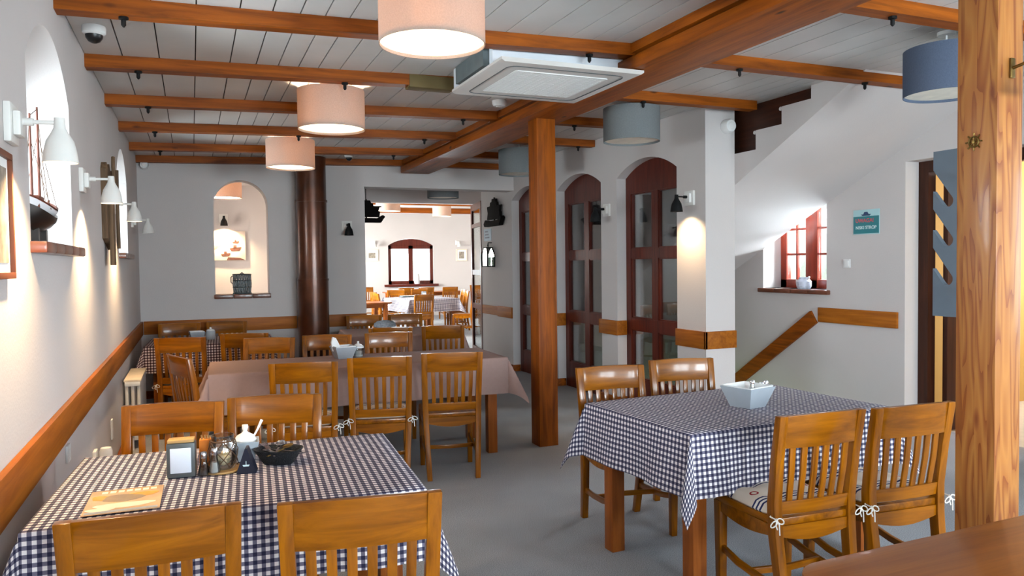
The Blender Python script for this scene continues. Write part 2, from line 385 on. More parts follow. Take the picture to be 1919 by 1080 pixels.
wall('wall_arcade', 'x', XA, XA+.31, 5.39, 10.87, 0, ZT, [D1, D2, D3], M['wall'], 'white wall with three arched glazed doors between plain piers')
WS = (5.64, 6.53, 1.2, 2.45, 0)
wall('wall_right', 'x', XS, XS+.3, -2.4, 12.4, -2.2, ZT, [(.1, 1.3, .75, 2.3, 0), (1.7, 2.9, .75, 2.3, 0), (3.62, 4.756, -.06, 2.336, 0), WS], M['wall'], 'pale blue white wall behind the stairs with sign and small window')
wall('wall_front', 'y', -2.6, -2.3, XL, XS+.3, 0, ZT, [(.15, 1.25, .9, 2.25, 0), (2.2, 3.6, .9, 2.25, 0), (4.0, 5.3, .9, 2.25, 0)], M['wall'], 'white wall with three large windows facing the dining tables')
# rooms beyond
wall('wall_inner', 'x', 1.62, 1.8, YB+.25, 12.4, 0, ZT, [], M['wall'], 'white partition between the side room and the passage')
wall('wall_passage', 'y', 12.4, 12.6, 1.62, 9.3, 0, 3.3, [(1.95, 4.95, 0, 2.53, 0)], M['wall'], 'grey white lintel wall above the far opening')
wall('wall_side', 'y', 12.6, 12.8, XL-.42, 1.62, 0, ZT, [], M['wall'], 'white end wall of the side room seen through the niche')
FW = (5.2, 6.55, .93, 2.05, .2)
wall('wall_far', 'y', 21.5, 21.8, 1.3, 9.3, 0, 3.6, [FW], M['wall'], 'bright white end wall of the far dining room with arched window')
wall('wall_west', 'x', 1.3, 1.6, 12.8, 21.5, 0, 3.6, [(13.6, 15.2, .9, 2.3, 0), (16.2, 17.8, .9, 2.3, 0), (18.6, 20.2, .9, 2.3, 0)], M['wall'], 'window wall of the far dining room')
wall('wall_east', 'x', 9.0, 9.3, 12.6, 21.5, 0, 3.6, [], M['wall'], 'plain white side wall of the far dining room')
bm = BM(); box(bm, XL-.42, XS+.3, -2.6, 5.55, -.12, 0); box(bm, XL-.42, XA+.31, 5.55, 12.6, -.12, 0)
box(bm, 1.3, 9.3, 12.6, 21.8, -.12, 0); box(bm, XA+.31, 9.3, 9.7, 12.6, -.12, 0); box(bm, XL-.42, 1.3, 12.6, 12.8, -.12, 0)
struct('floor', bm, M['carpet'], 'grey carpet floor running through the dining rooms', 'floor')
# ceiling: painted planks with dark joints; the two halves lean up gently to the main beam
def zc(x): return 2.755+.075*(x-XL)/3.15 if x < 2.6 else 2.83
bm = BM(); x = XL; k = 0; wids = [.2, .2, .2, .2, .155, .135, .125, .125, .14, .16, .18]
while x < XS-.01:
    w = min(wids[k % len(wids)], XS-x); g = .0035
    a, b = x+g, x+w-g
    prism(bm, [(a, zc(a)), (b, zc(b)), (b, zc(b)+.02), (a, zc(a)+.02)], 'y', -2.4, YB)
    x += w; k += 1
ceil = struct('ceiling', bm, M['plank'], 'white painted plank ceiling between brown beams', 'ceiling')
bm = BM(); prism(bm, [(XL, zc(XL)+.012), (2.6, zc(2.6)+.012), (XS, zc(XS)+.012), (XS, 2.98), (XL, 2.98)], 'y', -2.4, YB)
obj('backing_board', bm, M['gap'], ceil)
bm = BM(); box(bm, XL-.42, XA+1.6, YB+.25, 12.6, 2.76, 2.9); struct('ceiling.001', bm, M['wall'], 'plain ceiling of the passage and side room', 'ceiling')
bm = BM(); prism(bm, [(12.6, 3.0), (21.5, 3.0), (21.5, 3.2), (12.6, 3.2)], 'x', 1.3, 9.3); struct('ceiling.002', bm, M['plank'], 'white ceiling of the far dining room', 'ceiling')

# beams
ybeam = [.65, 1.75, 2.86, 4.01, 5.09, 6.2, 7.32, 8.5, 9.46]
for i, y in enumerate(ybeam):
    bm = BM(); b0 = zc(XL)-.075
    prism(bm, [(XL, b0), (2.52, zc(2.52)-.072), (2.52, zc(2.52)), (XL, zc(XL))], 'y', y, y+.1)
    prism(bm, [(2.82, 2.758), (XS if y < 4.2 else XA+.3, 2.758), (XS if y < 4.2 else XA+.3, 2.83), (2.82, 2.83)], 'y', y, y+.1)
    struct('ceiling_beam', bm, BE['x'], '%s orange brown ceiling joist crossing the room %s' % (['first', 'second', 'third', 'fourth', 'fifth', 'sixth', 'seventh', 'eighth', 'ninth'][i], ['over the camera', 'over the camera', 'above the nearest lamp', 'in front of the air conditioner', 'behind the air conditioner', 'behind the second lamp', 'before the third lamp', 'near the end wall', 'against the end wall'][i]), 'beam')
bm = BM(); box(bm, 2.488, 2.842, -2.3, YB-.02, 2.768, 2.826, .004); box(bm, 2.48, 2.85, -2.3, YB-.1, 2.662, 2.744, .008); box(bm, 2.53, 2.80, -2.3, YB-.12, 2.74, 2.77)
struct('ceiling_beam', bm, BE['y'], 'thick two tier main beam resting on the square post', 'beam')
bm = BM(); box(bm, 2.575, 2.742, 5.575, 5.74, 0, 2.665, .006)
struct('square_pillar', bm, BE['z'], 'square orange brown post under the main beam in the middle of the room', 'pillar')
bm = BM(); box(bm, 1.40, 1.72, 5.085, 5.2, 2.715, 2.80, .003)
struct('trim_1', bm, simple('greyish_splice', rgb(106, 92, 60), .7, .2), 'grey green wooden splice piece in the joist by the air conditioner', 'trim')
for k, y in enumerate((14.9, 17.0, 19.6)):
    bm = BM(); box(bm, 1.6, 9.0, y, y+.14, 2.86, 3.0, .004); struct('ceiling_beam', bm, BE['x'], '%s joist of the far dining room ceiling' % ['near', 'middle', 'end'][k], 'beam')
# black pendant hooks under the joists
hk = BM(); lathe(hk, [(0, 0), (.022, 0), (.022, -.012), (.011, -.016), (.011, -.04), (.004, -.05), (0, -.05)], 10)
hook0 = obj('ceiling_hook', hk, M['black_metal'])
hooks = [(-.27, i) for i in (3, 4, 5, 6, 7)] + [(2.23, 3), (2.19, 5), (2.17, 6), (2.15, 7), (.97, 4), (.95, 6), (3.35, 3), (3.3, 4), (3.27, 5), (4.46, 3), (3.39, 2), (3.9, 6)]
ordn = ['first', 'second', 'third', 'fourth', 'fifth', 'sixth', 'seventh', 'eighth', 'ninth']
for n, (hx, hi) in enumerate(hooks):
    o = hook0 if n == 0 else dup(hook0)
    o.location = (hx, ybeam[hi]+.05, (zc(hx)-.075+.002) if hx < 2.6 else 2.758)
    zone = 'close to the long window wall' if hx < 0 else 'over the pendant lamps' if hx < 1.5 else 'just short of the main beam' if hx < 2.6 else 'beyond the main beam' if hx < 4 else 'over the stair soffit'
    tag(o, 'small black hook under the %s joist %s' % (ordn[hi], zone), 'hook', 'black ceiling hooks')

# stairs: side wall with stepped top, soffit slab, panel, steps down
prof = [(5.80, 2.30), (5.42, 2.44), (5.12, 2.44), (5.12, 2.60), (5.135, 2.61), (5.135, 2.64), (5.11, 2.65), (4.815, 2.65), (4.815, 2.72), (4.83, 2.735), (4.83, 2.757), (4.80, 2.765), (4.50, 2.765), (4.50, 2.83), (3.99, 2.83)]
bm = BM()
pl = [(3.99, 2.83), (5.39, 2.158), (5.39, 2.43), (5.12, 2.43), (5.12, 2.55), (5.14, 2.565), (5.14, 2.59), (4.815, 2.59), (4.815, 2.685), (4.835, 2.70), (4.835, 2.73), (4.50, 2.73), (4.50, 2.83)]
cols = [(3.99, 2.83, 2.83), (4.4999, 2.585, 2.83), (4.50, 2.585, 2.73), (4.8149, 2.434, 2.73), (4.815, 2.434, 2.59), (5.1199, 2.287, 2.59), (5.12, 2.287, 2.43), (5.52, 2.095, 2.43)]
for (a, za, ta), (b, zb, tb) in zip(cols[::2], cols[1::2]):
    prism(bm, [(a, za), (b, zb), (b, tb), (a, ta)], 'x', 4.39, 4.47)
for yn, zn in ((4.5, 2.715), (4.8, 2.57), (5.1, 2.425)):                                  # rounded nosings
    pass
tube(bm, [(4.39, 4.83, 2.715), (4.47, 4.83, 2.715)], .016, 10); tube(bm, [(4.39, 5.135, 2.574), (4.47, 5.135, 2.574)], .016, 10)
struct('wall_stair', bm, M['wall'], 'white stepped side of the staircase above the pier', 'wall')
bm = BM(); prism(bm, [(3.99, 2.83), (9.4, .245), (9.4, .42), (3.99, 3.0)], 'x', 4.47, XS)
n = 18
for i in range(n):
    y = 4.2+i*.3; zt = 2.83-.478*(y-3.99)+.2
    box(bm, 4.47, XS, y, y+.31, zt-.12, zt)
struct('wall_soffit', bm, M['wall'], 'sloping white underside of the staircase', 'wall')
bm = BM(); prism(bm, [(4.3, 2.72), (5.25, 2.30), (5.8, 2.36), (5.8, 2.829), (4.3, 2.829)], 'x', 4.46, 4.475)
struct('trim_2', bm, DK['y'], 'dark brown board closing the gap above the white steps', 'trim')
bm = BM()
for i in range(14): box(bm, XA+.31, XS, 5.55+i*.27, 5.55+(i+1)*.27+.02, -2.2, -.0-.18*(i+1))
box(bm, XA+.31, XS, 9.3, 12.4, -2.2, -2.1)
struct('floor.001', bm, TB['x'], 'wooden steps going down behind the arched doors', 'floor')
bm = BM(); box(bm, XA+.31, XS, 9.4, 9.6, -2.2, 3); struct('wall_stairwell', bm, M['wall'], 'white end wall of the stairwell', 'wall')

# rails, boards and baseboards
def trim(n, bm, mt, label): return struct('trim_%d' % n, bm, mt, label, 'trim')
z0, z1 = .735, .887
bm = BM(); box(bm, XL, XL+.025, .62, YB-.03, z0, z1, .004); trim(3, bm, TR['y'], 'long wooden chair rail along the window wall')
bm = BM(); box(bm, XL+.03, 1.17, YB-.025, YB, z0, z1, .004); trim(4, bm, TR['x'], 'wooden rail on the end wall from the corner to the brown flue')
bm = BM(); box(bm, 1.53, 2.03, YB-.025, YB, z0, z1, .004); trim(5, bm, TR['x'], 'short wooden rail on the end wall between flue and opening')
bm = BM(); box(bm, XA-.025, XA, 5.365, 5.81, z0, z1, .004); box(bm, XA-.025, XA+.31, 5.365, 5.39, z0, z1, .004); trim(6, bm, TR['y'], 'wooden rail wrapping the corner of the stair pier')
bm = BM(); box(bm, XA-.025, XA, 6.87, 7.2, z0, z1, .004); box(bm, XA-.025, XA+.1, 6.845, 6.87, z0, z1, .004); box(bm, XA-.025, XA+.1, 7.2, 7.225, z0, z1); trim(7, bm, TR['y'], 'wooden rail wrapping the pier between first and second arched doors')
bm = BM(); box(bm, XA-.025, XA, 8.28, 8.62, z0, z1, .004); box(bm, XA-.025, XA+.1, 8.255, 8.28, z0, z1, .004); trim(8, bm, TR['y'], 'wooden rail wrapping the pier behind the square post')
bm = BM(); box(bm, XA-.025, XA, 9.68, 10.2, z0, z1, .004); box(bm, XA-.012, XA, 10.2, 10.85, z0+.01, z1-.01); trim(9, bm, TR['y'], 'wooden rail below the lantern beyond the third arched door')
bm = BM(); box(bm, XS-.025, XS, 4.82, 5.73, .885, 1.028, .003); trim(10, bm, TR['y'], 'level wooden board on the wall under the sign')
bm = BM()
a = Vector((0, 5.79, .93)); b = Vector((0, 7.6, -.30)); d = (b-a).normalized(); nn = Vector((0, -d.z, d.y))
q = [a+nn*.07, a-nn*.07, b-nn*.07, b+nn*.07]
prism(bm, [(v.y, v.z) for v in q], 'x', XS-.025, XS); trim(11, bm, BE['y'], 'slanting wooden board following the stairs down')
bm = BM(); box(bm, XL, XL+.018, .62, YB-.02, 0, .1, .003); struct('baseboard_left', bm, BE['y'], 'wooden skirting along the window wall', 'baseboard')
bm = BM()
for a, b in ((5.37, 5.81), (6.87, 7.2), (8.28, 8.62), (9.68, 10.86)): box(bm, XA-.018, XA, a-.01, b+.01, 0, .09, .003)
for a in (6.87, 8.28, 9.68): box(bm, XA-.018, XA+.1, a-.018, a, 0, .09, .003)
box(bm, XA-.018, XA+.31, 5.372, 5.39, 0, .09, .003)
struct('baseboard_arcade', bm, BE['y'], 'wooden skirting around the feet of the arcade piers', 'baseboard')
bm = BM(); box(bm, XL, 2.03, YB-.018, YB, 0, .09, .003); struct('baseboard_back', bm, BE['x'], 'wooden skirting along the end wall', 'baseboard')

# arched glazed doors
def arched_door(n, a, b, zs, rise, label):
    t = sthing('door_%d' % n, label, 'door', (4.19, (a+b)/2, 0))
    w = (b-a)/2; fr = BM(); X0, X1 = 0, .06
    box(fr, X0, X1, -w, -w+.09, 0, 2.2); box(fr, X0, X1, w-.09, w, 0, 2.2); box(fr, X0+.004, X1-.004, -.055, .055, 0, 2.2)
    for c, d in ((0, .3), (.80, .92), (1.535, 1.635)): box(fr, X0+.002, X1-.002, -w+.09, w-.09, c, d)
    A = arc_pts(-w, w, zs, rise, 16)
    for (u, v), (u2_, v2) in zip(A, A[1:]): prism(fr, [(u, 2.2), (u2_, 2.2), (u2_, v2), (u, v)], 'x', X0, X1)
    fr_ = obj('door_frame', fr, MH['z'], t)
    for s in (-1, 1):
        for c, d in ((.3, .80), (.92, 1.535), (1.635, 2.2)):
            g = BM(); lo, hi = (.055, w-.09) if s > 0 else (-w+.09, -.055)
            box(g, .027, .033, lo, hi, c, d); obj('glass_pane', g, M['door_glass'], fr_)
            e = BM()
            for q in ((lo, lo+.012, c, d), (hi-.012, hi, c, d), (lo, hi, c, c+.012), (lo, hi, d-.012, d)): box(e, .01, .05, *q)
            obj('glazing_bead', e, MH['z'], fr_)
    return t
arched_door(1, *D1[:2], 2.36, .15, 'arched mahogany glazed door nearest the stair pier')
arched_door(2, *D2[:2], 2.36, .15, 'arched mahogany glazed door beside the square post, middle one of three')
arched_door(3, *D3[:2], 2.36, .15, 'arched mahogany glazed door half hidden behind the square post')
# passage door leaf at the end of the arcade wall
t = sthing('door_4', 'narrow glazed dark framed door leaf standing open at the far passage', 'door', (4.1, 10.9, 0)); t.rotation_euler = (0, 0, R(-11))
f = BM(); L_ = 1.0
box(f, -.02, .02, 0, .1, .01, 2.46); box(f, -.02, .02, L_-.1, L_, .01, 2.46)
for c, d in ((.01, .16), (.78, .86), (1.32, 1.4), (2.08, 2.14), (2.36, 2.46)): box(f, -.018, .018, .1, L_-.1, c, d)
obj('door_frame', f, MH['z'], t)
for c, d in ((.16, .78), (.86, 1.32), (1.4, 2.08), (2.14, 2.36)):
    g = BM(); box(g, -.003, .003, .1, L_-.1, c, d); obj('glass_pane', g, M['glass'], t)
# exit door in the right wall: frame, lobby
t = sthing('door_5', 'dark brown door frame at the end of the sign wall', 'door', (XS+.16, 4.19, 0))
f = BM(); box(f, 0, .09, .47, .566, 0, 2.336); box(f, 0, .09, -.57, -.47, 0, 2.336); box(f, 0, .09, -.47, .47, 2.24, 2.336)
obj('door_frame', f, DK['z'], t)
f = BM(); box(f, .1, 1.0, .36, .405, .01, 2.23, .004); lf = obj('door_leaf', f, DK['z'], t)
f = BM(); tube(f, [(.92, .36, 1.02), (.92, .31, 1.02), (.8, .31, 1.02)], .01, 8); obj('handle', f, M['brass'], lf)
bm = BM(); box(bm, XS+.3, 9.0, 2.7, 2.8, 0, 2.7); box(bm, XS+.3, 9.0, 5.2, 5.3, 0, 2.7); box(bm, 8.9, 9.0, 2.8, 5.2, 0, 2.7); box(bm, XS+.3, 9.0, 2.7, 5.3, 2.6, 2.7)
struct('wall_lobby', bm, M['wall_yellow'], 'pale yellow lobby walls seen through the doorway', 'wall')
bm = BM(); box(bm, 8.87, 8.9, 2.8, 5.2, .78, .92); box(bm, 8.88, 8.9, 2.8, 5.2, 0, .1); trim(12, bm, TR['y'], 'brown rail and skirting on the yellow lobby wall')
bm = BM(); box(bm, 8.89, 8.9, 2.8, 5.2, .1, .78); struct('wall_dado', bm, plaster('plaster_peach', rgb(226, 160, 120)), 'peach lower part of the lobby wall', 'wall')
bm = BM(); box(bm, XS, 9.0, 2.7, 5.3, -.12, -.001); struct('floor.002', bm, simple('lobby_tiles', rgb(196, 192, 186), .3), 'pale lobby floor', 'floor')

# windows
def casement(n, axis, loc, w, z0, z1, label, m, rise=0, bars=(1, 2), thick=.05, sash=.07, mull=.1):
    """frame in the plane across `axis`; two sashes"""
    t = sthing('window_%d' % n, label, 'window', loc)
    def B(bm, a, b, c, d, p0=0, p1=thick):
        if axis == 'x': box(bm, p0, p1, a, b, c, d, .004)
        else: box(bm, a, b, p0, p1, c, d, .004)
    f = BM(); h = w/2
    B(f, -h, -h+sash, z0, z1); B(f, h-sash, h, z0, z1); B(f, -h, h, z0, z0+sash); B(f, -h, h, z1-sash, z1); B(f, -mull/2, mull/2, z0, z1)
    if rise:
        A = arc_pts(-h, h, z1-.005, rise, 16)
        for (u, v), (u2_, v2) in zip(A, A[1:]): prism(f, [(u, z1-.01), (u2_, z1-.01), (u2_, max(v2, z1-.005)), (u, max(v, z1-.005))], axis, 0, thick)
    fr_ = obj('window_frame', f, m, t)
    for s in (-1, 1):
        lo, hi = (mull/2, h-sash) if s > 0 else (-h+sash, -mull/2)
        g = BM(); B(g, lo, hi, z0+sash, z1-sash, thick*.45, thick*.55)
        obj('glass_pane', g, M['glass'], fr_)
        if bars:
            e = BM(); nx, nz = bars
            for i in range(1, nx+1): c = lo+(hi-lo)*i/(nx+1); B(e, c-.011, c+.011, z0+sash, z1-sash, .01, thick-.01)
            for i in range(1, nz+1): c = z0+sash+(z1-z0-2*sash)*i/(nz+1); B(e, lo, hi, c-.011, c+.011, .01, thick-.01)
            obj('glazing_bar', e, m, fr_)
    return t
def tile_sill(t, axis, a, b, p0, p1, z, sgn, n=4, over=.06):
    """brown tile sill; p0 outer end, p1 room side edge"""
    f = BM(); w = (b-a+2*over)/n
    for i in range(n):
        c, d = a-over+i*w+.004, a-over+(i+1)*w-.004
        if axis == 'x': box(f, min(p0, p1), max(p0, p1), c, d, z-.045, z, .01)
        else: box(f, c, d, min(p0, p1), max(p0, p1), z-.045, z, .01)
    return obj('window_sill', f, M['rust_tile'], t)
for i, (w_, lb) in enumerate(((W0, 'added tall arched window beside the camera, out of view'), (W1, 'tall arched window holding the model ship'), (W2, 'tall arched window near the end wall corner'))):
    c = (w_[0]+w_[1])/2
    t = casement((13, 1, 2)[i], 'x', (XL-.38, c, 0), w_[1]-w_[0], w_[2], w_[3], lb, M['white_metal'], w_[4], (0, 2))
    f = tile_sill(t, 'x', w_[0]-c, w_[1]-c, .05, .435, w_[2]+.005, 1, 5, .02)
t = casement(3, 'x', (5.94, (WS[0]+WS[1])/2, 0), WS[1]-WS[0], 1.2, 2.45, 'small mahogany casement cut off by the sloping stair soffit', wood('red_mahogany', 'z', rgb(110, 30, 18), rgb(150, 56, 34), .35, .2), 0, (1, 3), .06, .09, .16)
tile_sill(t, 'x', -.445, .445, .0, -.285, 1.2, -1, 4, .05)
casement(14, 'x', (XL-.38, 11.3, 0), 1.2, .9, 2.3, 'added unseen window lighting the side room behind the niche', M['white_metal'], 0, None)
t = casement(4, 'y', ((FW[0]+FW[1])/2, 21.55, 0), FW[1]-FW[0], FW[2], FW[3], 'arched mahogany window in the bright far room', MH['z'], FW[4], None, .07, .1, .14)
f = BM(); box(f, -.8, .8, -.14, .0, .86, .93, .01); obj('window_sill', f, MH['x'], t)
for i, (a, b) in enumerate(((.15, 1.25), (2.2, 3.6), (4.0, 5.3))):
    casement(5+i, 'y', ((a+b)/2, -2.5, 0), b-a, .9, 2.25, 'large window behind the camera, %s one from the long window wall' % ['first', 'second', 'third'][i], MH['z'], 0, None)
for i, (a, b) in enumerate(((.1, 1.3), (1.7, 2.9))):
    casement(8+i, 'x', (5.9, (a+b)/2, 0), b-a, .75, 2.3, 'window %s the exit door' % ['well before', 'next to'][i], MH['z'], 0, None)
for i, (a, b) in enumerate(((13.6, 15.2), (16.2, 17.8), (18.6, 20.2))):
    casement(10+i, 'x', (1.36, (a+b)/2, 0), b-a, .9, 2.3, 'side window of the far room, %s of three' % ['nearest', 'middle', 'last'][i], MH['z'], 0, None)
# niche sill
bm = BM()
for i in range(3): box(bm, .235+i*.215, .235+(i+1)*.215-.006, YB-.04, YB+.26, 1.12, 1.172, .008)
trim(13, bm, M['rust_tile'], 'brown tile sill of the arched niche')

# ------------------------------------------------------------------ chairs
def loft(bm, rings):
    """rings of (cx, cy, z, wx, wy)"""
    rr = []
    for cx, cy, z, wx, wy in rings:
        rr.append([bm.verts.new((cx+a*wx/2, cy+b*wy/2, z)) for a, b in ((-1, -1), (1, -1), (1, 1), (-1, 1))])
    for a, b in zip(rr, rr[1:]):
        for k in range(4): bm.faces.new((a[k], a[(k+1) % 4], b[(k+1) % 4], b[k]))
    bm.faces.new(rr[0]); bm.faces.new(rr[-1][::-1])
    return bm
def bev(bm, w=.003):
    bmesh.ops.recalc_face_normals(bm, faces=bm.faces)
    es = [e for e in bm.edges if len(e.link_faces) == 2 and e.calc_face_angle(0) > .6]
    bmesh.ops.bevel(bm, geom=es, offset=w, segments=2, affect='EDGES', profile=.6); return bm
def yb(z): return -.185-.055*max(0, (z-.43))/.45
def make_chair():
    t = thing('dining_chair', 'x', 'chair')
    # seat
    bm = BM(); P_ = [(-.185, -.20), (.185, -.20), (.205, .15), (.195, .205), (.15, .222), (-.15, .222), (-.195, .205), (-.205, .15)]
    prism(bm, P_, 'z', .428, .46); bev(bm, .008); obj('seat', bm, CH['y'], t)
    for s in (-1, 1):
        bm = BM(); loft(bm, [(s*.168, -.25, 0, .036, .04), (s*.176, -.215, .2, .038, .046), (s*.184, -.190, .40, .04, .05), (s*.187, -.188, .52, .04, .046), (s*.191, -.21, .70, .04, .04), (s*.195, -.243, .885, .04, .034)])
        bev(bm, .005); obj('back_leg', bm, CH['z'], t)
        bm = BM(); loft(bm, [(s*.178, .185, 0, .034, .034), (s*.18, .185, .43, .044, .044)]); bev(bm, .004); obj('front_leg', bm, CH['z'], t)
    def curved(zl, zh, xh, depth, th, name, arch=0.0):
        bm = BM(); n = 12; R_ = []
        for i in range(n+1):
            x = -xh+2*xh*i/n; c = depth*(1-(x/xh)**2); ring = []
            for z in (zl, zh):
                zz = z+(arch*(1-(x/xh)**2) if z == zh else 0)
                for d in (th/2, -th/2): ring.append(bm.verts.new((x, yb(z)-c+d, zz)))
            R_.append(ring)
        for a, b in zip(R_, R_[1:]):
            for k, l in ((0, 1), (1, 3), (3, 2), (2, 0)): bm.faces.new((a[k], a[l], b[l], b[k]))
        bm.faces.new([R_[0][k] for k in (0, 1, 3, 2)]); bm.faces.new([R_[-1][k] for k in (2, 3, 1, 0)])
        obj(name, bev(bm, .0025), CH['x'], t)
    curved(.752, .884, .177, .016, .024, 'crest_rail', .004)
    curved(.475, .53, .171, .010, .022, 'lower_back_rail')
    for i in range(6):
        f = -1+2*(i+.5)/6; xb, xt = f*.152, f*.16
        bm = BM(); cb, ct = .010*(1-f*f), .016*(1-f*f)
        loft(bm, [(xb, yb(.528)-cb, .525, .026, .011), (xb*.4+xt*.6, yb(.65)-(cb+ct)/2-.004, .65, .027, .011), (xt, yb(.755)-ct, .758, .028, .011)])
        obj('back_slat', bev(bm, .002), CH['z'], t)
    # apron with bowed lower edges
    bm = BM()
    def bow(x0, x1, axis, a, b, dip):
        n = 8; top = [(x1, .429), (x0, .429)]; low = []
        for i in range(n+1):
            f = i/n; low.append((x0+(x1-x0)*f, .385-dip*math.sin(PI*f)))
        prism(bm, low+top, axis, a, b)
    bow(-.165, .165, 'y', -.205, -.185, .025); bow(-.16, .16, 'y', .185, .205, .0)
    bow(-.17, .17, 'x', -.195, -.175, .02); bow(-.17, .17, 'x', .175, .195, .02)
    obj('seat_apron', bm, CH['x'], t)
    for s in (-1, 1):
        bm = BM(); sweep(bm, [(s*.178, .17, .215), (s*.18, .06, .19), (s*.178, -.08, .178), (s*.172, -.21, .175)], .018, .03); bev(bm, .004); obj('side_stretcher', bm, CH['y'], t)
    bm = BM(); sweep(bm, [(-.175, -.03, .184), (0, -.05, .184), (.175, -.03, .184)], .018, .028); bev(bm, .004); obj('cross_stretcher', bm, CH['x'], t)
    return t
proto = make_chair(); used = [False]
def chair(mx, my, deg, label, group):
    o = proto if not used[0] else dup(proto); used[0] = True
    a = R(deg); c, s = math.cos(a), math.sin(a)
    o.location = (mx-s*.243, my+c*.243, 0); o.rotation_euler = (0, 0, a)
    return tag(o, label, 'chair', group)
G1_ = 'chairs around the checked table by the window wall'; G2_ = 'chairs around the long mauve table'; G3_ = 'chairs around the corner checked table'
G4_ = 'chairs around the second mauve table'; G5_ = 'chairs around the checked table with the grey bowl'; G6_ = 'chairs in the far dining room'
cA = chair(-.11, 2.10, -3, 'oak slat back chair close to the camera, in front of the menu card', G1_)
cB = chair(.40, 2.0, -9, 'oak slat back chair close to the camera, at the aisle end of the checked table', G1_)
cC = chair(-.09, 3.75, 180-9, 'oak chair behind the napkin dispenser with one bright window reflection on its crest', G1_)
cD = chair(.35, 3.75, 180-10, 'oak chair behind the cutlery basket with window reflection on its crest', G1_)
cE = chair(.64, 4.96, -10, 'cushioned oak chair on the near side of the mauve table, nearest the window wall', G2_)
cF = chair(1.14, 5.0, -13, 'oak chair with cushion and two white bows, centre of the mauve table near side', G2_)
cG = chair(1.65, 5.01, -11, 'bare oak chair without cushion at the near aisle corner of the mauve table', G2_)
cH = chair(-.10, 5.70, -70, 'oak chair turned sideways at the window end of the mauve table', G2_)
cI = chair(.6, 6.81, 180-16, 'oak chair on the far side of the mauve table, beside the brown flue', G2_)
cJ = chair(1.09, 6.83, 180-14, 'oak chair on the far side of the mauve table, behind the grey napkin box', G2_)
cK = chair(1.63, 6.78, 180-10, 'brightly lit oak chair on the far side of the mauve table, nearest the aisle', G2_)
cM = chair(-.11, 7.24, -14, 'oak chair with tied cushion in front of the corner checked table beside the radiator', G3_)
cN = chair(.43, 7.39, -14, 'dark shaded oak chair in front of the corner checked table', G3_)
cO = chair(-.14, 9.1, 180-4, 'oak chair with its back against the end wall, in the room corner', G3_)
cP = chair(.35, 9.13, 180-10, 'oak chair with its back against the end wall below the arched niche', G3_)
cS = chair(1.78, 7.31, -14, 'dark oak chair at the second mauve table, hidden behind the brightly lit one', G4_)
cL = chair(2.3, 7.26, -16, 'dark oak chair at the second mauve table, beside the aisle', G4_)
cQ = chair(1.93, 9.28, 180-9, 'oak chair beyond the second mauve table against the edge of the wide opening', G4_)
cR = chair(2.43, 9.22, 180-9, 'oak chair beyond the second mauve table, standing in the wide opening', G4_)
cT = chair(2.26, 3.9, 180-6, 'oak chair behind the bowl table, nearest the square post', G5_)
cU = chair(2.82, 3.98, 180-10, 'oak chair behind the bowl table, in front of the stair pier', G5_)
cV = chair(2.32, 2.32, -3, 'oak chair with striped cushion and white bows at the near side of the bowl table', G5_)
cW = chair(2.785, 2.275, -4, 'oak chair with striped cushion partly hidden by the knotty pine post', G5_)
far = [(5.75, 16.3, 82, 'sunlit chair at the aisle side of the far checked table, the nearer of two'), (5.95, 17.1, 84, 'sunlit chair at the aisle side of the far checked table, the farther of two'),
       (3.62, 16.2, -84, 'pale sunlit chair on the window side of the far checked table, nearer one'), (3.75, 17.0, -84, 'pale sunlit chair on the window side of the far checked table, farther one'),
       (4.55, 18.1, 176, 'chair behind the far checked table below the mahogany window'), (5.2, 18.3, 176, 'chair behind the far checked table, next to the white jug'),
       (5.2, 19.55, 0, 'chair at the last far table, first in its row'), (5.75, 19.55, 0, 'chair at the last far table, second in its row'), (6.4, 19.5, 0, 'chair at the last far table, third in its row'),
       (4.4, 20.9, 180, 'chair against the far end wall under the small picture'), (7.6, 20.7, 180, 'chair against the far end wall beyond the arched window'), (5.45, 14.95, 60, 'dark chair just behind the open door leaf in the far room'),
       (2.7, 16.0, 180, 'pale chair behind the bare wooden table of the far room, first'), (3.12, 15.95, 180, 'pale chair behind the bare wooden table of the far room, second'), (4.35, 14.95, 6, 'chair tucked under the near edge of the far checked table')]
for x, y, d, lb in far: chair(x, y, d, lb, G6_)

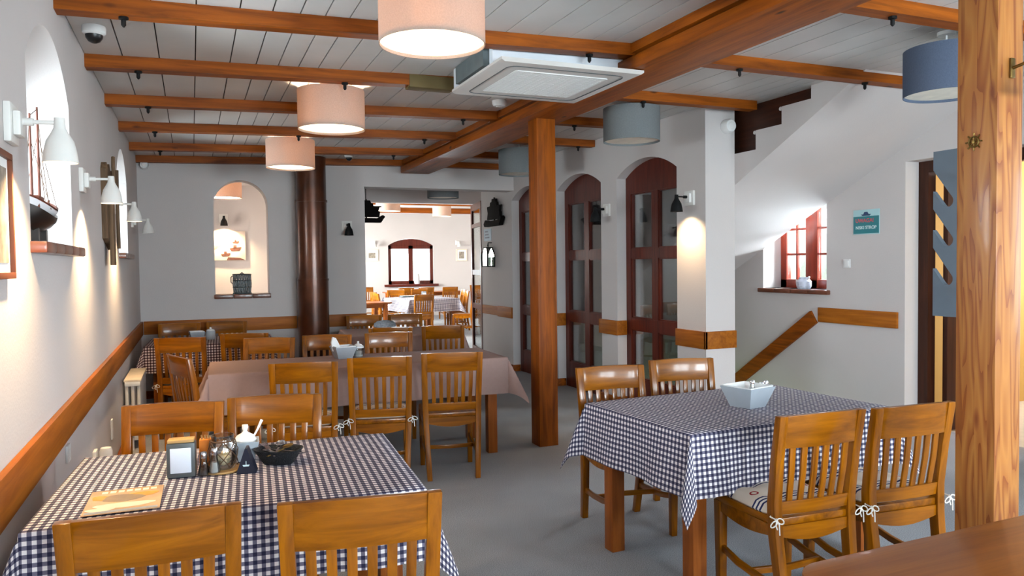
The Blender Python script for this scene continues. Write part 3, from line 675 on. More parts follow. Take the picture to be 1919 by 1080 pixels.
# cushions with tied cords
def cushion(ch, label):
    t = thing('seat_cushion', label, 'cushion', group='striped seat cushions')
    t.matrix_world = ch_mat(ch) @ Matrix.Translation((0, .015, .4605))
    t.rotation_mode = 'XYZ'
    bm = BM(); n = 22; g = []
    for j in range(n+1):
        row = []
        for i in range(n+1):
            u, v = -1+2*i/n, -1+2*j/n; q = max(abs(u), abs(v)); l = (abs(u)**6+abs(v)**6)**(1/6) or 1
            k = q/l if l else 1
            x, y = u*k*.195, v*k*.195
            e = max(0, 1-q**5)
            z = .008+.044*e**.5
            for a in (-.085, .085):
                for b in (-.085, .085): z -= .018*math.exp(-((x-a)**2+(y-b)**2)/.0012)
            row.append(bm.verts.new((x, y, z)))
        g.append(row)
    for j in range(n):
        for i in range(n): bm.faces.new((g[j][i], g[j][i+1], g[j+1][i+1], g[j+1][i]))
    bd = [g[0][i] for i in range(n+1)]+[g[j][n] for j in range(1, n+1)]+[g[n][i] for i in range(n-1, -1, -1)]+[g[j][0] for j in range(n-1, 0, -1)]
    lo = [bm.verts.new((v.co.x*.97, v.co.y*.97, 0)) for v in bd]
    for i in range(len(bd)): bm.faces.new((bd[i], lo[i], lo[(i+1) % len(bd)], bd[(i+1) % len(bd)]))
    bm.faces.new(lo)
    obj('pad', bm, M['cushion'], t, ang=60)
    for s in (-1, 1):
        bm = BM(); cx, cy, cz = s*.212, -.245, .01
        tube(bm, [(s*.15, -.19, .012), (s*.20, -.2, .012), (s*.214, -.21, .012), (cx, cy, cz)], .0028, 6)
        lathe(bm, [(0, -.007), (.007, 0), (0, .007)], 8, (cx, cy, cz))
        for d in (-1, 1):
            lp = []
            for k in range(11):
                a = 2*PI*k/11
                lp.append((cx+d*(.016-.016*math.cos(a)), cy-.006, cz-.004+.011*math.sin(a)+d*.004-.012*(1-math.cos(a))*.5))
            tube(bm, lp, .0026, 6, closed=True)
            tube(bm, [(cx, cy-.004, cz), (cx+d*.008, cy-.008, cz-.02), (cx+d*.006+.006, cy-.006, cz-.05-.012*d)], .0026, 6)
        obj('tie_bow', bm, M['cord'], t)
    return t
def ch_mat(ch): return Matrix.LocRotScale(ch.location, ch.rotation_euler, (1, 1, 1))
for c, lb in ((cV, 'beige navy striped cushion on the chair between bowl table and camera'), (cW, 'beige navy striped cushion on the chair beside the knotty pine post'), (cF, 'pale striped cushion on the middle chair of the mauve table'),
              (cE, 'striped cushion on the mauve table chair nearest the window wall'), (cD, 'striped cushion on the chair behind the cutlery basket'), (cM, 'tied cushion on the chair beside the radiator'), (cR, 'grey patterned cushion on the chair in the wide opening')):
    cushion(c, lb)

# ------------------------------------------------------------------ tables and cloths
def table(cx, cy, w, l, deg, label, group=None, h=.755):
    t = thing('dining_table', label, 'table', (cx, cy, 0), R(deg), group)
    bm = BM(); box(bm, -w/2, w/2, -l/2, l/2, h-.03, h, .004); obj('tabletop', bm, TB['x'], t)
    bm = BM(); i = .10
    for s in (-1, 1): box(bm, -w/2+i, w/2-i, s*(l/2-i)-.011, s*(l/2-i)+.011, h-.11, h-.03); box(bm, s*(w/2-i)-.011, s*(w/2-i)+.011, -l/2+i, l/2-i, h-.11, h-.03)
    obj('apron', bm, TB['x'], t)
    for sx in (-1, 1):
        for sy in (-1, 1):
            bm = BM(); box(bm, sx*(w/2-.10)-.038, sx*(w/2-.10)+.038, sy*(l/2-.10)-.038, sy*(l/2-.10)+.038, 0, h-.03, .005); obj('leg', bm, TB['z'], t)
    return t
def cloth(cx, cy, w, l, deg, drop, mt, label, group, seed=0, h=.758, ear=.34, res=.024):
    rd = random.Random(seed); ph = [rd.uniform(0, 6.28) for _ in range(8)]
    bm = BM(); uvl = bm.loops.layers.uv.new('UVMap')
    def axis_pts(half):
        n1 = max(4, int(2*half/.06)); n2 = max(4, int(drop/res))
        inn = [-half+2*half*i/n1 for i in range(n1+1)]
        o_ = [half+.004]+[half+drop*(i+1)/n2 for i in range(n2)]
        return [-x for x in o_[::-1]]+inn+o_
    U, V = axis_pts(w/2), axis_pts(l/2)
    def f(u, v):
        a = max(0, abs(u)-w/2); b = max(0, abs(v)-l/2); sx = 1 if u > 0 else -1; sy = 1 if v > 0 else -1
        x, y = max(-w/2, min(w/2, u)), max(-l/2, min(l/2, v))
        if a == 0 and b == 0:
            return (x, y, h+.0015*math.sin(7*u+ph[0])*math.sin(6*v+ph[1]))
        th = math.atan2(b, a); r = math.hypot(a, b)
        rho = r*(.06+ear*abs(math.sin(2*th))**1.25)
        if a == 0 or b == 0:
            s = v if b == 0 else u; half = l/2 if b == 0 else w/2
            edge = max(0, 1-abs(s)/half)
            wv = min(1, edge*3)
            rho = r*(.06+wv*(.07*math.sin(9*s+ph[2 if b == 0 else 3])+.05*math.sin(17*s+ph[4 if sx*sy > 0 else 5]))+.0*edge)
        else:
            rho *= 1+.1*math.sin(5*th+ph[6])
        rho = max(rho, r*.015)+.003
        z = h-math.sqrt(max(1e-9, r*r-(rho-.003)**2)) if r > 0 else h
        return (x+sx*rho*math.cos(th), y+sy*rho*math.sin(th), z)
    g = [[bm.verts.new(f(u, v)) for u in U] for v in V]
    for j in range(len(V)-1):
        for i in range(len(U)-1):
            fc = bm.faces.new((g[j][i], g[j][i+1], g[j+1][i+1], g[j+1][i]))
            for lp, (uu, vv) in zip(fc.loops, ((U[i], V[j]), (U[i+1], V[j]), (U[i+1], V[j+1]), (U[i], V[j+1]))): lp[uvl].uv = (uu, vv)
    o = obj('tablecloth', bm, mt, None, (cx, cy, .004), 70); o.rotation_euler = (0, 0, R(deg))
    return tag(o, label, 'tablecloth', group)
GT = 'dining tables'; GC = 'navy checked tablecloths'
table(.145, 2.88, 1.15, .86, -4, 'wooden table under the checked cloth with menu card, by the window wall', GT)
cloth(.145, 2.88, 1.16, .87, -4, .235, M['gingham'], 'navy white checked cloth with menu, napkin dispenser and cutlery basket on it', GC, 3)
table(2.54, 3.12, 1.25, .84, 3, 'wooden table with thick square legs under the checked cloth with grey bowl', GT)
cloth(2.54, 3.12, 1.26, .85, 3, .275, M['gingham'], 'navy white checked cloth with the grey square bowl on it', GC, 5, ear=.33)
table(1.19, 5.91, 2.17, .74, -2, 'long wooden table under the plain mauve cloth', GT)
cloth(1.19, 5.91, 2.18, .75, -2, .28, M['mauve'], 'long plain mauve cloth reaching towards the square post', 'mauve tablecloths', 8, ear=.42)
table(.17, 8.24, 1.16, .84, -2, 'wooden table in the room corner under the brown checked cloth', GT)
cloth(.17, 8.24, 1.17, .85, -2, .25, M['gingham_brown'], 'dark brown white checked cloth in the room corner beside the radiator', GC, 9)
table(2.12, 8.28, 1.2, .95, -4, 'wooden table before the wide opening under a mauve cloth', GT)
cloth(2.12, 8.28, 1.21, .96, -4, .28, M['mauve'], 'mauve cloth on the second table before the wide opening', 'mauve tablecloths', 12)
table(4.62, 16.2, 1.15, 1.5, 8, 'table under the checked cloth in the far bright room', GT)
cloth(4.62, 16.2, 1.16, 1.51, 8, .27, M['gingham'], 'checked cloth on the bright table of the far room', GC, 14)
table(5.9, 20.2, 2.2, .8, 0, 'long table near the end wall of the far room', GT)
table(3.05, 15.1, 1.1, .7, 10, 'bare varnished wooden table at the edge of the far room opening', GT)
# brown counter table next to the camera
t = thing('round_cornered_table', 'bare brown wooden table top with rounded corner beside the camera', 'table', (1.86, .86, 0), R(1))
bm = BM(); w, l, r = .56, .56, .1; poly = []
for cx, cy, a0 in ((w-r, l-r, 0), (-w+r, l-r, 90), (-w+r, -l+r, 180), (w-r, -l+r, 270)):
    for k in range(9): a = R(a0+k*90/8); poly.append((cx+r*math.cos(a), cy+r*math.sin(a)))
prism(bm, poly, 'z', .725, .76); bev(bm, .006); obj('tabletop', bm, wood('table_brown', 'x', rgb(112, 58, 16), rgb(156, 92, 34), .32, .2, rnd=0), t)
for sx in (-1, 1):
    for sy in (-1, 1):
        bm = BM(); box(bm, sx*.43-.035, sx*.43+.035, sy*.43-.035, sy*.43+.035, 0, .726, .004); obj('leg', bm, TB['z'], t)

# ------------------------------------------------------------------ knotty pine post with fittings
bm = BM(); box(bm, 2.60, 2.735, 1.80, 1.952, 0, 2.83, .006)
struct('square_pillar', bm, M['pine'], 'pale knotty pine laminated post standing close to the camera', 'pillar')
bm = BM(); box(bm, 2.62, 2.75, 1.952, 1.965, 0, 2.83, .003); struct('trim_14', bm, BE['z'], 'thin orange edge board on the back of the pine post', 'trim')
# ship wheel badge
t = thing('ship_wheel_badge', 'small brass ship wheel fixed to the side of the pine post', 'ornament', (2.597, 1.884, 1.915))
bm = BM(); n = 24; tube(bm, [(0, .018*math.cos(2*PI*k/n), .018*math.sin(2*PI*k/n)) for k in range(n)], .0035, 8, closed=True); obj('rim', bm, M['brass'], t)
bm = BM()
for k in range(8):
    a = 2*PI*k/8; tube(bm, [(0, 0, 0), (0, .019*math.cos(a), .019*math.sin(a)), (0, .031*math.cos(a), .031*math.sin(a))], [.0022, .002, .003], 6)
obj('spokes', bm, M['brass'], t)
bm = BM(); lathe(bm, [(0, -.004), (.006, -.004), (.006, .004), (0, .005)], 12, mx=Matrix.Rotation(R(-90), 4, 'Y')); obj('hub', bm, M['brass'], t)
# bell on bracket
t = thing('ship_bell', 'brass ship bell hanging from a bracket on the pine post', 'bell', (2.67, 1.798, 2.163))
bm = BM(); box(bm, -.012, .012, -.006, 0, -.035, .035, .003); obj('wall_plate', bm, M['brass'], t)
bm = BM(); tube(bm, [(0, -.005, 0), (0, -.04, .006), (0, -.09, .022), (0, -.13, .03), (0, -.145, .022), (0, -.142, .012)], .006, 8); obj('bracket', bm, M['brass'], t)
bm = BM(); lathe(bm, [(0, 0), (.012, 0), (.02, -.01), (.028, -.04), (.036, -.075), (.054, -.10), (.056, -.106), (.05, -.106), (.032, -.075), (.024, -.04), (0, -.012)], 28, (0, -.14, .005)); obj('bell_cup', bm, M['brass'], t)
bm = BM(); lathe(bm, [(0, -.08), (.004, -.08), (.004, -.02), (0, -.02)], 8, (0, -.14, 0)); lathe(bm, [(0, -.108), (.009, -.099), (0, -.09)], 10, (0, -.14, 0)); obj('clapper', bm, M['chrome'], t)
# grey notched bottle rack
bm = BM(); pts = []
z_t, z_b, y0, y1 = 2.01, 1.221, 2.598, 2.36
poly = [(y1, z_b), (y0, z_b)]
for k in range(3):                         # slanting notches from the far edge, bottom to top
    zc_ = 1.40+k*.185; rr = .03
    ex, ez = y0-.075, zc_                  # inner end of the notch
    low = [(y0, zc_+.05)]
    arc = [(ex+rr*math.cos(R(a)), ez+rr*math.sin(R(a))) for a in range(-35, -226, -19)]
    poly += low+arc+[(y0, zc_+.05+.10)]
poly += [(y0, z_t), (y1, z_t)]
prism(bm, poly, 'x', 3.30, 3.325)
# (kept as a wall rack panel hung on the back of the post by a rail)
t = thing('wine_rack', 'blue grey bottle rack panel with slanting notches behind the pine post', 'rack', (0, 0, 0))
obj('side_panel', bm, M['bluegrey'], t)
for z in (1.35, 1.87):
    bm = BM(); tube(bm, [(3.31, 2.37, z), (2.73, 1.93, z)], .014, 8); obj('bracket', bm, M['black_metal'], t)

# ------------------------------------------------------------------ pendant lamps
def pendant(x, y, zt, lit, label, group, mt, h=.27, r=.23, power=28):
    t = thing('drum_pendant_lamp', label, 'lamp', (x, y, zt), 0, group)
    bm = BM(); lathe(bm, [(r, 0), (r, -h), (r-.004, -h), (r-.004, 0), (r, 0)], 56); sh_ = obj('lamp_shade', bm, mt, t)
    bm = BM(); lathe(bm, [(0, -h+.016), (r-.006, -h+.016)], 48); obj('diffuser', bm, M['diffuser'] if lit else M['unlit_diffuser'], sh_)
    bm = BM(); top = (zc(x) if y < YB and x < XS else 2.76 if y < 12.5 else 3.0)-zt
    lathe(bm, [(0, top), (.05, top), (.05, top-.02), (0, top-.02)], 20); tube(bm, [(0, 0, top-.01), (0, 0, -.06)], .005, 8)
    obj('ceiling_rose', bm, M['white_plastic'], t)
    bm = BM()
    for k in range(3): a = 2*PI*k/3; tube(bm, [(0, 0, -.03), ((r-.003)*math.cos(a), (r-.003)*math.sin(a), -.012)], .003, 6)
    obj('shade_ring', bm, M['white_metal'], sh_)
    bm = BM(); lathe(bm, [(0, -.155), (.022, -.148), (.03, -.125), (.022, -.10), (.014, -.085), (.014, -.06), (0, -.06)], 16)
    obj('bulb', bm, M['bulb'] if lit else M['ceramic'], t)
    if lit:
        l = light('lamp_light', 'POINT', (x, y, zt-.19), power, (1, .76, .52) if y < 9 else (1, .8, .62), shadow_soft_size=.05); l.parent = t; l.location = (0, 0, -.19)
    return t
GL = 'drum pendant lamps'
pendant(.985, 3.20, 2.72, 1, 'large lit beige drum lamp nearest the camera, cut by the picture top', GL, M['shade_beige'], power=48)
pendant(.927, 5.43, 2.72, 1, 'lit beige drum lamp in the middle of the row over the mauve table', GL, M['shade_beige'])
pendant(.91, 7.68, 2.72, 1, 'lit beige drum lamp last in the row, near the end wall', GL, M['shade_beige'])
pendant(3.34, 5.38, 2.75, 0, 'unlit grey drum lamp hanging in front of the arched doors', GL, M['shade_grey'])
pendant(3.37, 7.76, 2.75, 0, 'unlit grey drum lamp half hidden behind the square post', GL, M['shade_grey'])
pendant(4.13, 3.17, 2.73, 0, 'unlit blue grey drum lamp beside the pine post', GL, M['shade_blue'])
pendant(.44, 11.3, 2.72, 1, 'glowing yellow drum lamp seen through the arched niche', GL, M['shade_beige'], power=900)
pendant(3.42, 10.7, 2.665, 0, 'unlit grey drum lamp in the passage above the wide opening', GL, M['shade_grey'], h=.2)
pendant(3.45, 14.2, 2.78, 1, 'lit drum lamp at the entrance of the far room', GL, M['shade_beige'])
pendant(5.75, 18.1, 2.95, 1, 'lit drum lamp over the far checked table', GL, M['shade_beige'])

# ------------------------------------------------------------------ spot sconces
def sconce(pos, nx, ny, dark, lit, label, group, out_=.15, power=62, s=1.0):
    """pos on the wall; (nx,ny) wall normal"""
    t = thing('wall_spot_lamp', label, 'lamp', pos, math.atan2(ny, nx), group)
    ma = M['black_metal'] if dark else M['white_metal']
    bm = BM(); box(bm, 0, .022, -.065*s, .065*s, -.065*s, .065*s, .005); obj('wall_plate', bm, M['white_metal'], t)
    bm = BM(); box(bm, .022, .045, -.04*s, .04*s, -.04*s, .04*s, .006); obj('mounting_block', bm, M['white_metal'], t)
    bm = BM(); tube(bm, [(.04, 0, .01), (.075, 0, .01)], .013*s, 12); tube(bm, [(.07, 0, .01), (out_, 0, .012)], .007*s, 10); lathe(bm, [(0, -.014), (.012, -.014), (.012, .014), (0, .014)], 12, (out_, 0, .014)); obj('arm', bm, ma, t)
    bm = BM(); k = s
    lathe(bm, [(0, .028*k), (.016*k, .028*k), (.018*k, -.005*k), (.026*k, -.022*k), (.042*k, -.05*k), (.050*k, -.085*k), (.055*k, -.122*k), (.052*k, -.122*k), (.047*k, -.085*k), (.038*k, -.05*k), (.015*k, -.03*k), (0, -.028*k)], 28, (out_, 0, 0)); sh_ = obj('lamp_shade', bm, ma, t)
    bm = BM(); lathe(bm, [(0, -.06*k), (.030*k, -.064*k), (.036*k, -.078*k), (.030*k, -.09*k), (0, -.096*k)], 16, (out_, 0, 0)); obj('bulb', bm, M['bulb'] if lit else M['ceramic'], sh_)
    if lit:
        p = (pos[0]+nx*out_, pos[1]+ny*out_, pos[2]-.118*k)
        l = light('sconce_light', 'SPOT', p, power, (1, .70, .38), shadow_soft_size=.02, spot_size=R(128), spot_blend=1.0)
        l.parent = t; l.location = (out_, 0, -.118*k); l.rotation_euler = (0, R(10), 0)
    return t
GS = 'white spot lamps on the window wall'
sconce((XL, 2.97, 1.98), 1, 0, 0, 1, 'white bell spot lamp in front of the model ship window, nearest the camera', GS)
sconce((XL, 4.75, 1.98), 1, 0, 0, 1, 'white bell spot lamp over the weathered board', GS)
sconce((XL, 6.55, 1.98), 1, 0, 0, 1, 'white bell spot lamp before the second arched window', GS)
sconce((XL, 8.55, 1.97), 1, 0, 0, 0, 'white bell spot lamp nearest the end wall', GS)
GD = 'black spot lamps'
sconce((XA, 5.60, 2.055), -1, 0, 1, 1, 'lit black bell spot lamp on the stair pier', GD, power=26)
sconce((XA, 7.06, 2.05), -1, 0, 1, 0, 'unlit black bell spot lamp between two arched doors', GD)
sconce((1.8, YB, 1.99), 0, -1, 1, 0, 'black bell spot lamp beside the wide opening', GD)
sconce((.47, 12.6, 2.25), 0, -1, 1, 1, 'lit black bell spot lamp above the boat picture in the niche', GD, power=110)
sconce((4.78, 21.5, 2.13), 0, -1, 0, 0, 'white spot lamp on the far end wall above the small picture by the passage', GS)
sconce((7.3, 21.5, 2.13), 0, -1, 0, 0, 'white spot lamp on the far end wall beyond the window', GS)

# ------------------------------------------------------------------ ceiling equipment
t = thing('air_conditioner', 'white square ceiling cassette air conditioner beside the main beam', 'air conditioner', (2.085, 4.40, 2.63))
bm = BM(); w, l = .465, .44
prism(bm, [(-w+.02, 0), (w-.02, 0), (w, .012), (w, .026), (-w, .026), (-w, .012)], 'y', -l+.0, l); obj('front_panel', bm, M['ac_plastic'], t)
bm = BM(); box(bm, -w+.02, w-.03, -.25, .46, .026, .168, .004); obj('body', bm, M['ac_body'], t)
bm = BM(); box(bm, -w-.02, -w+.02, -.2, .3, .03, .14); obj('insulation', bm, M['foam'], t)
bm = BM()
rp_ = []; rr = .06; a_, b_ = .385, .365
for cx, cy, a0 in ((a_-rr, b_-rr, 0), (-a_+rr, b_-rr, 90), (-a_+rr, -b_+rr, 180), (a_-rr, -b_+rr, 270)):
    for k in range(7): an = R(a0+15*k); rp_.append((cx+rr*math.cos(an), cy+rr*math.sin(an), -.0005))
tube(bm, rp_, .0035, 6, closed=True); obj('panel_seam', bm, M['grey_box'], t)
bm = BM(); n = 19
for i in range(n):
    u = -.3+.6*i/(n-1); box(bm, u-.009, u+.009, -.27, .27, -.004, .001); v = -.27+.54*i/(n-1); box(bm, -.3, .3, v-.008, v+.008, -.005, .0)
obj('grille', bm, M['white_plastic'], t)
bm = BM(); box(bm, -.3, .3, -.27, .27, -.0008, .0); obj('grille_backing', bm, M['grey_box'], t)
def dome(x, y, z, label, s=1.0, up_=0):
    t = thing('dome_camera', label, 'camera', (x, y, z), 0, 'dome cameras')
    bm = BM(); lathe(bm, [(0, 0), (.055*s, 0), (.058*s, -.01*s), (.056*s, -.035*s), (.045*s, -.045*s), (0, -.045*s)], 28); obj('housing', bm, M['white_plastic'], t)
    bm = BM(); lathe(bm, [(.042*s, -.043*s), (.04*s, -.06*s), (.028*s, -.078*s), (.012*s, -.086*s), (0, -.087*s)], 24); obj('dome', bm, M['black'], t)
dome(-.44, 4.52, zc(-.44), 'white dome camera on the ceiling by the nearest arched window')
dome(1.74, 9.05, zc(1.74)-.0, 'white dome camera on the ceiling near the end wall', .9)
def disc(name, loc, rot, r, h, label, cat, lens=True):
    t = thing(name, label, cat, loc); t.rotation_euler = rot
    bm = BM(); lathe(bm, [(0, 0), (r, 0), (r, -h*.6), (r*.8, -h), (0, -h)], 28); obj('housing', bm, M['white_plastic'], t)
    bm = BM(); lathe(bm, [(0, -h), (r*.5, -h), (r*.42, -h-.006), (0, -h-.007)], 20); obj('lens', bm, M['white_plastic'], t)
disc('smoke_detector', (2.34, 5.78, zc(2.34)), (0, 0, 0), .06, .045, 'white round smoke detector on the ceiling behind the air conditioner', 'detector')
disc('motion_sensor', (4.30, 5.39, 2.66), (R(-90), 0, 0), .062, .07, 'white round sensor on the top of the stair pier', 'sensor')
disc('motion_sensor', (-.47, YB, 2.66), (R(-90), 0, 0), .05, .09, 'white round sensor at the ceiling corner of the end wall', 'sensor')
disc('smoke_detector', (4.4, 19.2, 3.0), (0, 0, 0), .08, .05, 'white round detector on the far room ceiling', 'detector')

# ------------------------------------------------------------------ flue pipe
t = thing('flue_pipe', 'brown steel flue pipe from floor to ceiling against the end wall', 'pipe', (1.345, 9.4, 0))
for a, b, r in ((0, 1.325, .184), (1.335, 2.27, .178), (2.28, 2.8, .176)):
    bm = BM(); lathe(bm, [(0, a), (r, a), (r, b), (0, b)], 48); obj('pipe_section', bm, M['pipe'], t)
bm = BM()
for z in (1.33, 2.275): lathe(bm, [(.17, z-.012), (.189, z-.012), (.189, z+.012), (.17, z+.012)], 48)
obj('joint_ring', bm, M['pipe'], t)

# ------------------------------------------------------------------ things on the tables
ZC = .7635
def square_bowl(bm, rb, rt_, h, th=.006, seg=4, rot=PI/4, rim=0):
    def ring(r, z): return [bm.verts.new((r*math.cos(rot+2*PI*k/seg), r*math.sin(rot+2*PI*k/seg), z)) for k in range(seg)]
    k2 = math.sqrt(2)
    rs = [ring(rb*k2, 0), ring(rt_*k2, h), ring((rt_-th)*k2, h), ring((rb-th)*k2, th)]
    for a, b in zip(rs, rs[1:]):
        for k in range(seg): bm.faces.new((a[k], a[(k+1) % seg], b[(k+1) % seg], b[k]))
    bm.faces.new(rs[0][::-1]); bm.faces.new(rs[-1]); return bm
# napkin dispenser
t = thing('napkin_dispenser', 'dark grey napkin dispenser with white front standing on the checked cloth', 'napkin dispenser', (-.049, 2.905, ZC), R(-6))
bm = BM(); box(bm, -.047, .047, -.028, .03, 0, .122, .008); obj('body', bm, M['grey_box'], t)
bm = BM(); box(bm, -.034, .034, -.0305, -.0275, .018, .105, .002); obj('display_card', bm, M['paper'], t)
bm = BM(); box(bm, -.043, .043, -.024, .026, .122, .134, .003); obj('napkins', bm, M['tan'], t)
# orange box of sticks
t = thing('toothpick_box', 'small orange box behind the glass shaker', 'box', (.035, 3.0, ZC), R(-4))
bm = BM(); box(bm, -.025, .025, -.02, .02, 0, .105, .003); obj('carton', bm, M['orange_box'], t)
bm = BM()
for k in range(14): x, y = random.uniform(-.018, .018), random.uniform(-.012, .012); tube(bm, [(x, y, .1), (x+random.uniform(-.004, .004), y, .118)], .0013, 5)
q = obj('toothpicks', bm, M['tan'], t); q['kind'] = 'stuff'
def shaker(x, y, z, label, fill, h=.085, r=.02, group='glass shakers'):
    t = thing('glass_shaker', label, 'shaker', (x, y, z), 0, group)
    bm = BM(); lathe(bm, [(0, 0), (r, 0), (r*1.02, h*.12), (r*.62, h*.55), (r*.55, h*.75), (r*.5, h*.75), (r*.57, h*.55), (r*.94, h*.12), (r*.9, .003), (0, .003)], 20); obj('glass_body', bm, M['clear'], t)
    bm = BM(); lathe(bm, [(0, .004), (r*.88, .004), (r*.92, h*.12), (r*.66, h*.42), (0, h*.42)], 16); obj('filling', bm, fill, t)
    bm = BM(); lathe(bm, [(r*.62, h*.72), (r*.64, h*.9), (r*.5, h*.98), (0, h), ], 18); obj('cap', bm, M['chrome'], t)
    return t
shaker(.022, 2.885, ZC, 'glass pepper shaker with chrome cap right beside the napkin dispenser', M['pepper'])
t = thing('serving_tray', 'small round wooden tray under the netted glass jar', 'tray', (.085, 2.925, ZC))
bm = BM(); lathe(bm, [(0, 0), (.066, 0), (.07, .004), (.07, .009), (.064, .009), (.062, .006), (0, .006)], 36); obj('plate', bm, M['tan'], t)
t = thing('candle_jar', 'clear glass jar wrapped in a rope net with shells inside', 'jar', (.088, 2.935, ZC+.0075))
bm = BM(); lathe(bm, [(0, 0), (.04, 0), (.047, .01), (.05, .05), (.046, .085), (.038, .1), (.04, .12), (.037, .12), (.035, .1), (.042, .085), (.046, .05), (.043, .012), (0, .006)], 32); obj('glass_body', bm, M['clear'], t)
bm = BM()
for s in (-1, 1):
    for k in range(6):
        a0 = 2*PI*k/6; pts = []
        for i in range(13):
            f = i/12; z = .006+.092*f; r = .0515 if .01 < z < .07 else .0475; a = a0+s*f*1.5; pts.append((r*math.cos(a), r*math.sin(a), z))
        tube(bm, pts, .0016, 5)
tube(bm, [(.041*math.cos(2*PI*k/20), .041*math.sin(2*PI*k/20), .1) for k in range(20)], .003, 6, closed=True); obj('rope_net', bm, M['string'], t)
bm = BM()
for k in range(9):
    a = k*2.4; r = .02*math.sqrt((k % 4+.6)/4); lathe(bm, [(0, -.011), (.012, -.006), (.014, 0), (.01, .007), (0, .012)], 10, (r*math.cos(a), r*math.sin(a), .022+.016*(k//4)))
q = obj('shells', bm, M['shell'], t); q['kind'] = 'stuff'
shaker(.057, 2.872, ZC+.0075, 'glass salt shaker standing on the tray rim in front of the netted jar', M['salt'], .09, .019)
t = thing('sugar_bowl', 'white and grey square ceramic bowl with lid and spoon behind the tent card', 'bowl', (.172, 3.05, ZC), R(-3))
bm = BM(); square_bowl(bm, .03, .05, .075); obj('bowl_body', bm, M['grey_ceramic'], t)
bm = BM(); lathe(bm, [(0, .06), (.036, .064), (.042, .078), (.03, .094), (.012, .104), (.008, .11), (.012, .124), (.011, .134), (0, .136)], 24); obj('lid', bm, M['ceramic'], t)
bm = BM(); tube(bm, [(.03, .005, .085), (.045, .012, .11), (.062, .018, .145)], [.004, .004, .006], 8); obj('spoon', bm, M['ceramic'], t)
t = thing('tent_card', 'dark navy triangular table card between jar and cutlery basket', 'card', (.166, 2.868, ZC), R(-10))
bm = BM(); prism(bm, [(-.034, 0), (.034, 0), (.004, .088), (-.004, .088)], 'y', -.03, .03); obj('card', bm, M['navy'], t)
bm = BM(); pl_ = [(-.012, .032), (.012, .032), (.009, .026), (-.009, .026)]; prism(bm, pl_, 'y', -.0312, -.0298); box(bm, -.001, .001, -.0312, -.0298, .03, .045); obj('printed_mark', bm, M['sign_white'], t)
t = thing('cutlery_basket', 'dark woven basket filled with cutlery on the checked cloth', 'basket', (.284, 2.95, ZC), R(-28))
bm = BM(); prof_ = [(.040, 0), (.072, .05)]
n = 28
def sring(bm, rx, ry, z): return [bm.verts.new((rx*abs(math.cos(2*PI*k/n))**.7*(1 if math.cos(2*PI*k/n) > 0 else -1), ry*abs(math.sin(2*PI*k/n))**.7*(1 if math.sin(2*PI*k/n) > 0 else -1), z)) for k in range(n)]
rs = [sring(bm, .055, .038, 0), sring(bm, .085, .062, .048), sring(bm, .088, .065, .054), sring(bm, .083, .060, .054), sring(bm, .052, .035, .006)]
for a, b in zip(rs, rs[1:]):
    for k in range(n): bm.faces.new((a[k], a[(k+1) % n], b[(k+1) % n], b[k]))
bm.faces.new(rs[0][::-1]); bm.faces.new(rs[-1]); obj('basket', bm, M['wicker'], t)
def cutlery(name, label, x, y, z, rot, tilt, kind, m=M['chrome']):
    t = thing(name, label, 'cutlery', (x, y, z), 0, 'cutlery in the basket'); t.rotation_euler = (0, tilt, rot)
    bm = BM(); sweep(bm, [(-.07, 0, 0), (-.03, 0, 0), (.01, 0, .002)], .008, .003); bev(bm, .001); obj('handle', bm, m, t)
    bm = BM()
    if kind == 'spoon':
        for s in range(10):
            pass
        lathe(bm, [(0, -.004), (.012, -.002), (.017, .003), (.0165, .004), (.011, .0), (0, -.002)], 18, mx=Matrix.Translation((.03, 0, .003)) @ Matrix.Diagonal((1.35, 1, 1, 1)))
        obj('bowl', bm, m, t)
    elif kind == 'fork':
        sweep(bm, [(.01, 0, .002), (.028, 0, .004)], .02, .002)
        for k in range(4): sweep(bm, [(.027, -.0085+.0057*k, .004), (.055, -.0085+.0057*k, .002)], .003, .002)
        obj('tines', bm, m, t)
    else:
        prism(bm, [(.01, -.005), (.06, -.007), (.075, .002), (.06, .006), (.01, .005)], 'z', .001, .003); obj('blade', bm, m, t)
bx_, by_ = .284, 2.95
cutlery('spoon', 'large steel spoon lying on top of the basket cutlery', bx_, by_+.0, ZC+.056, R(70), R(-12), 'spoon')
cutlery('spoon', 'golden brass spoon across the basket beside the large steel spoon', bx_+.01, by_-.015, ZC+.05, R(35), R(-8), 'spoon', M['brass'])  # brass material in place of chrome
cutlery('fork', 'fork standing towards the wall side of the basket', bx_-.03, by_+.008, ZC+.045, R(118), R(-22), 'fork')
cutlery('fork', 'second fork low in the middle of the basket', bx_-.008, by_-.01, ZC+.035, R(150), R(-14), 'fork')
cutlery('knife', 'knife along the aisle side of the basket', bx_+.03, by_-.01, ZC+.042, R(-35), R(4), 'knife')
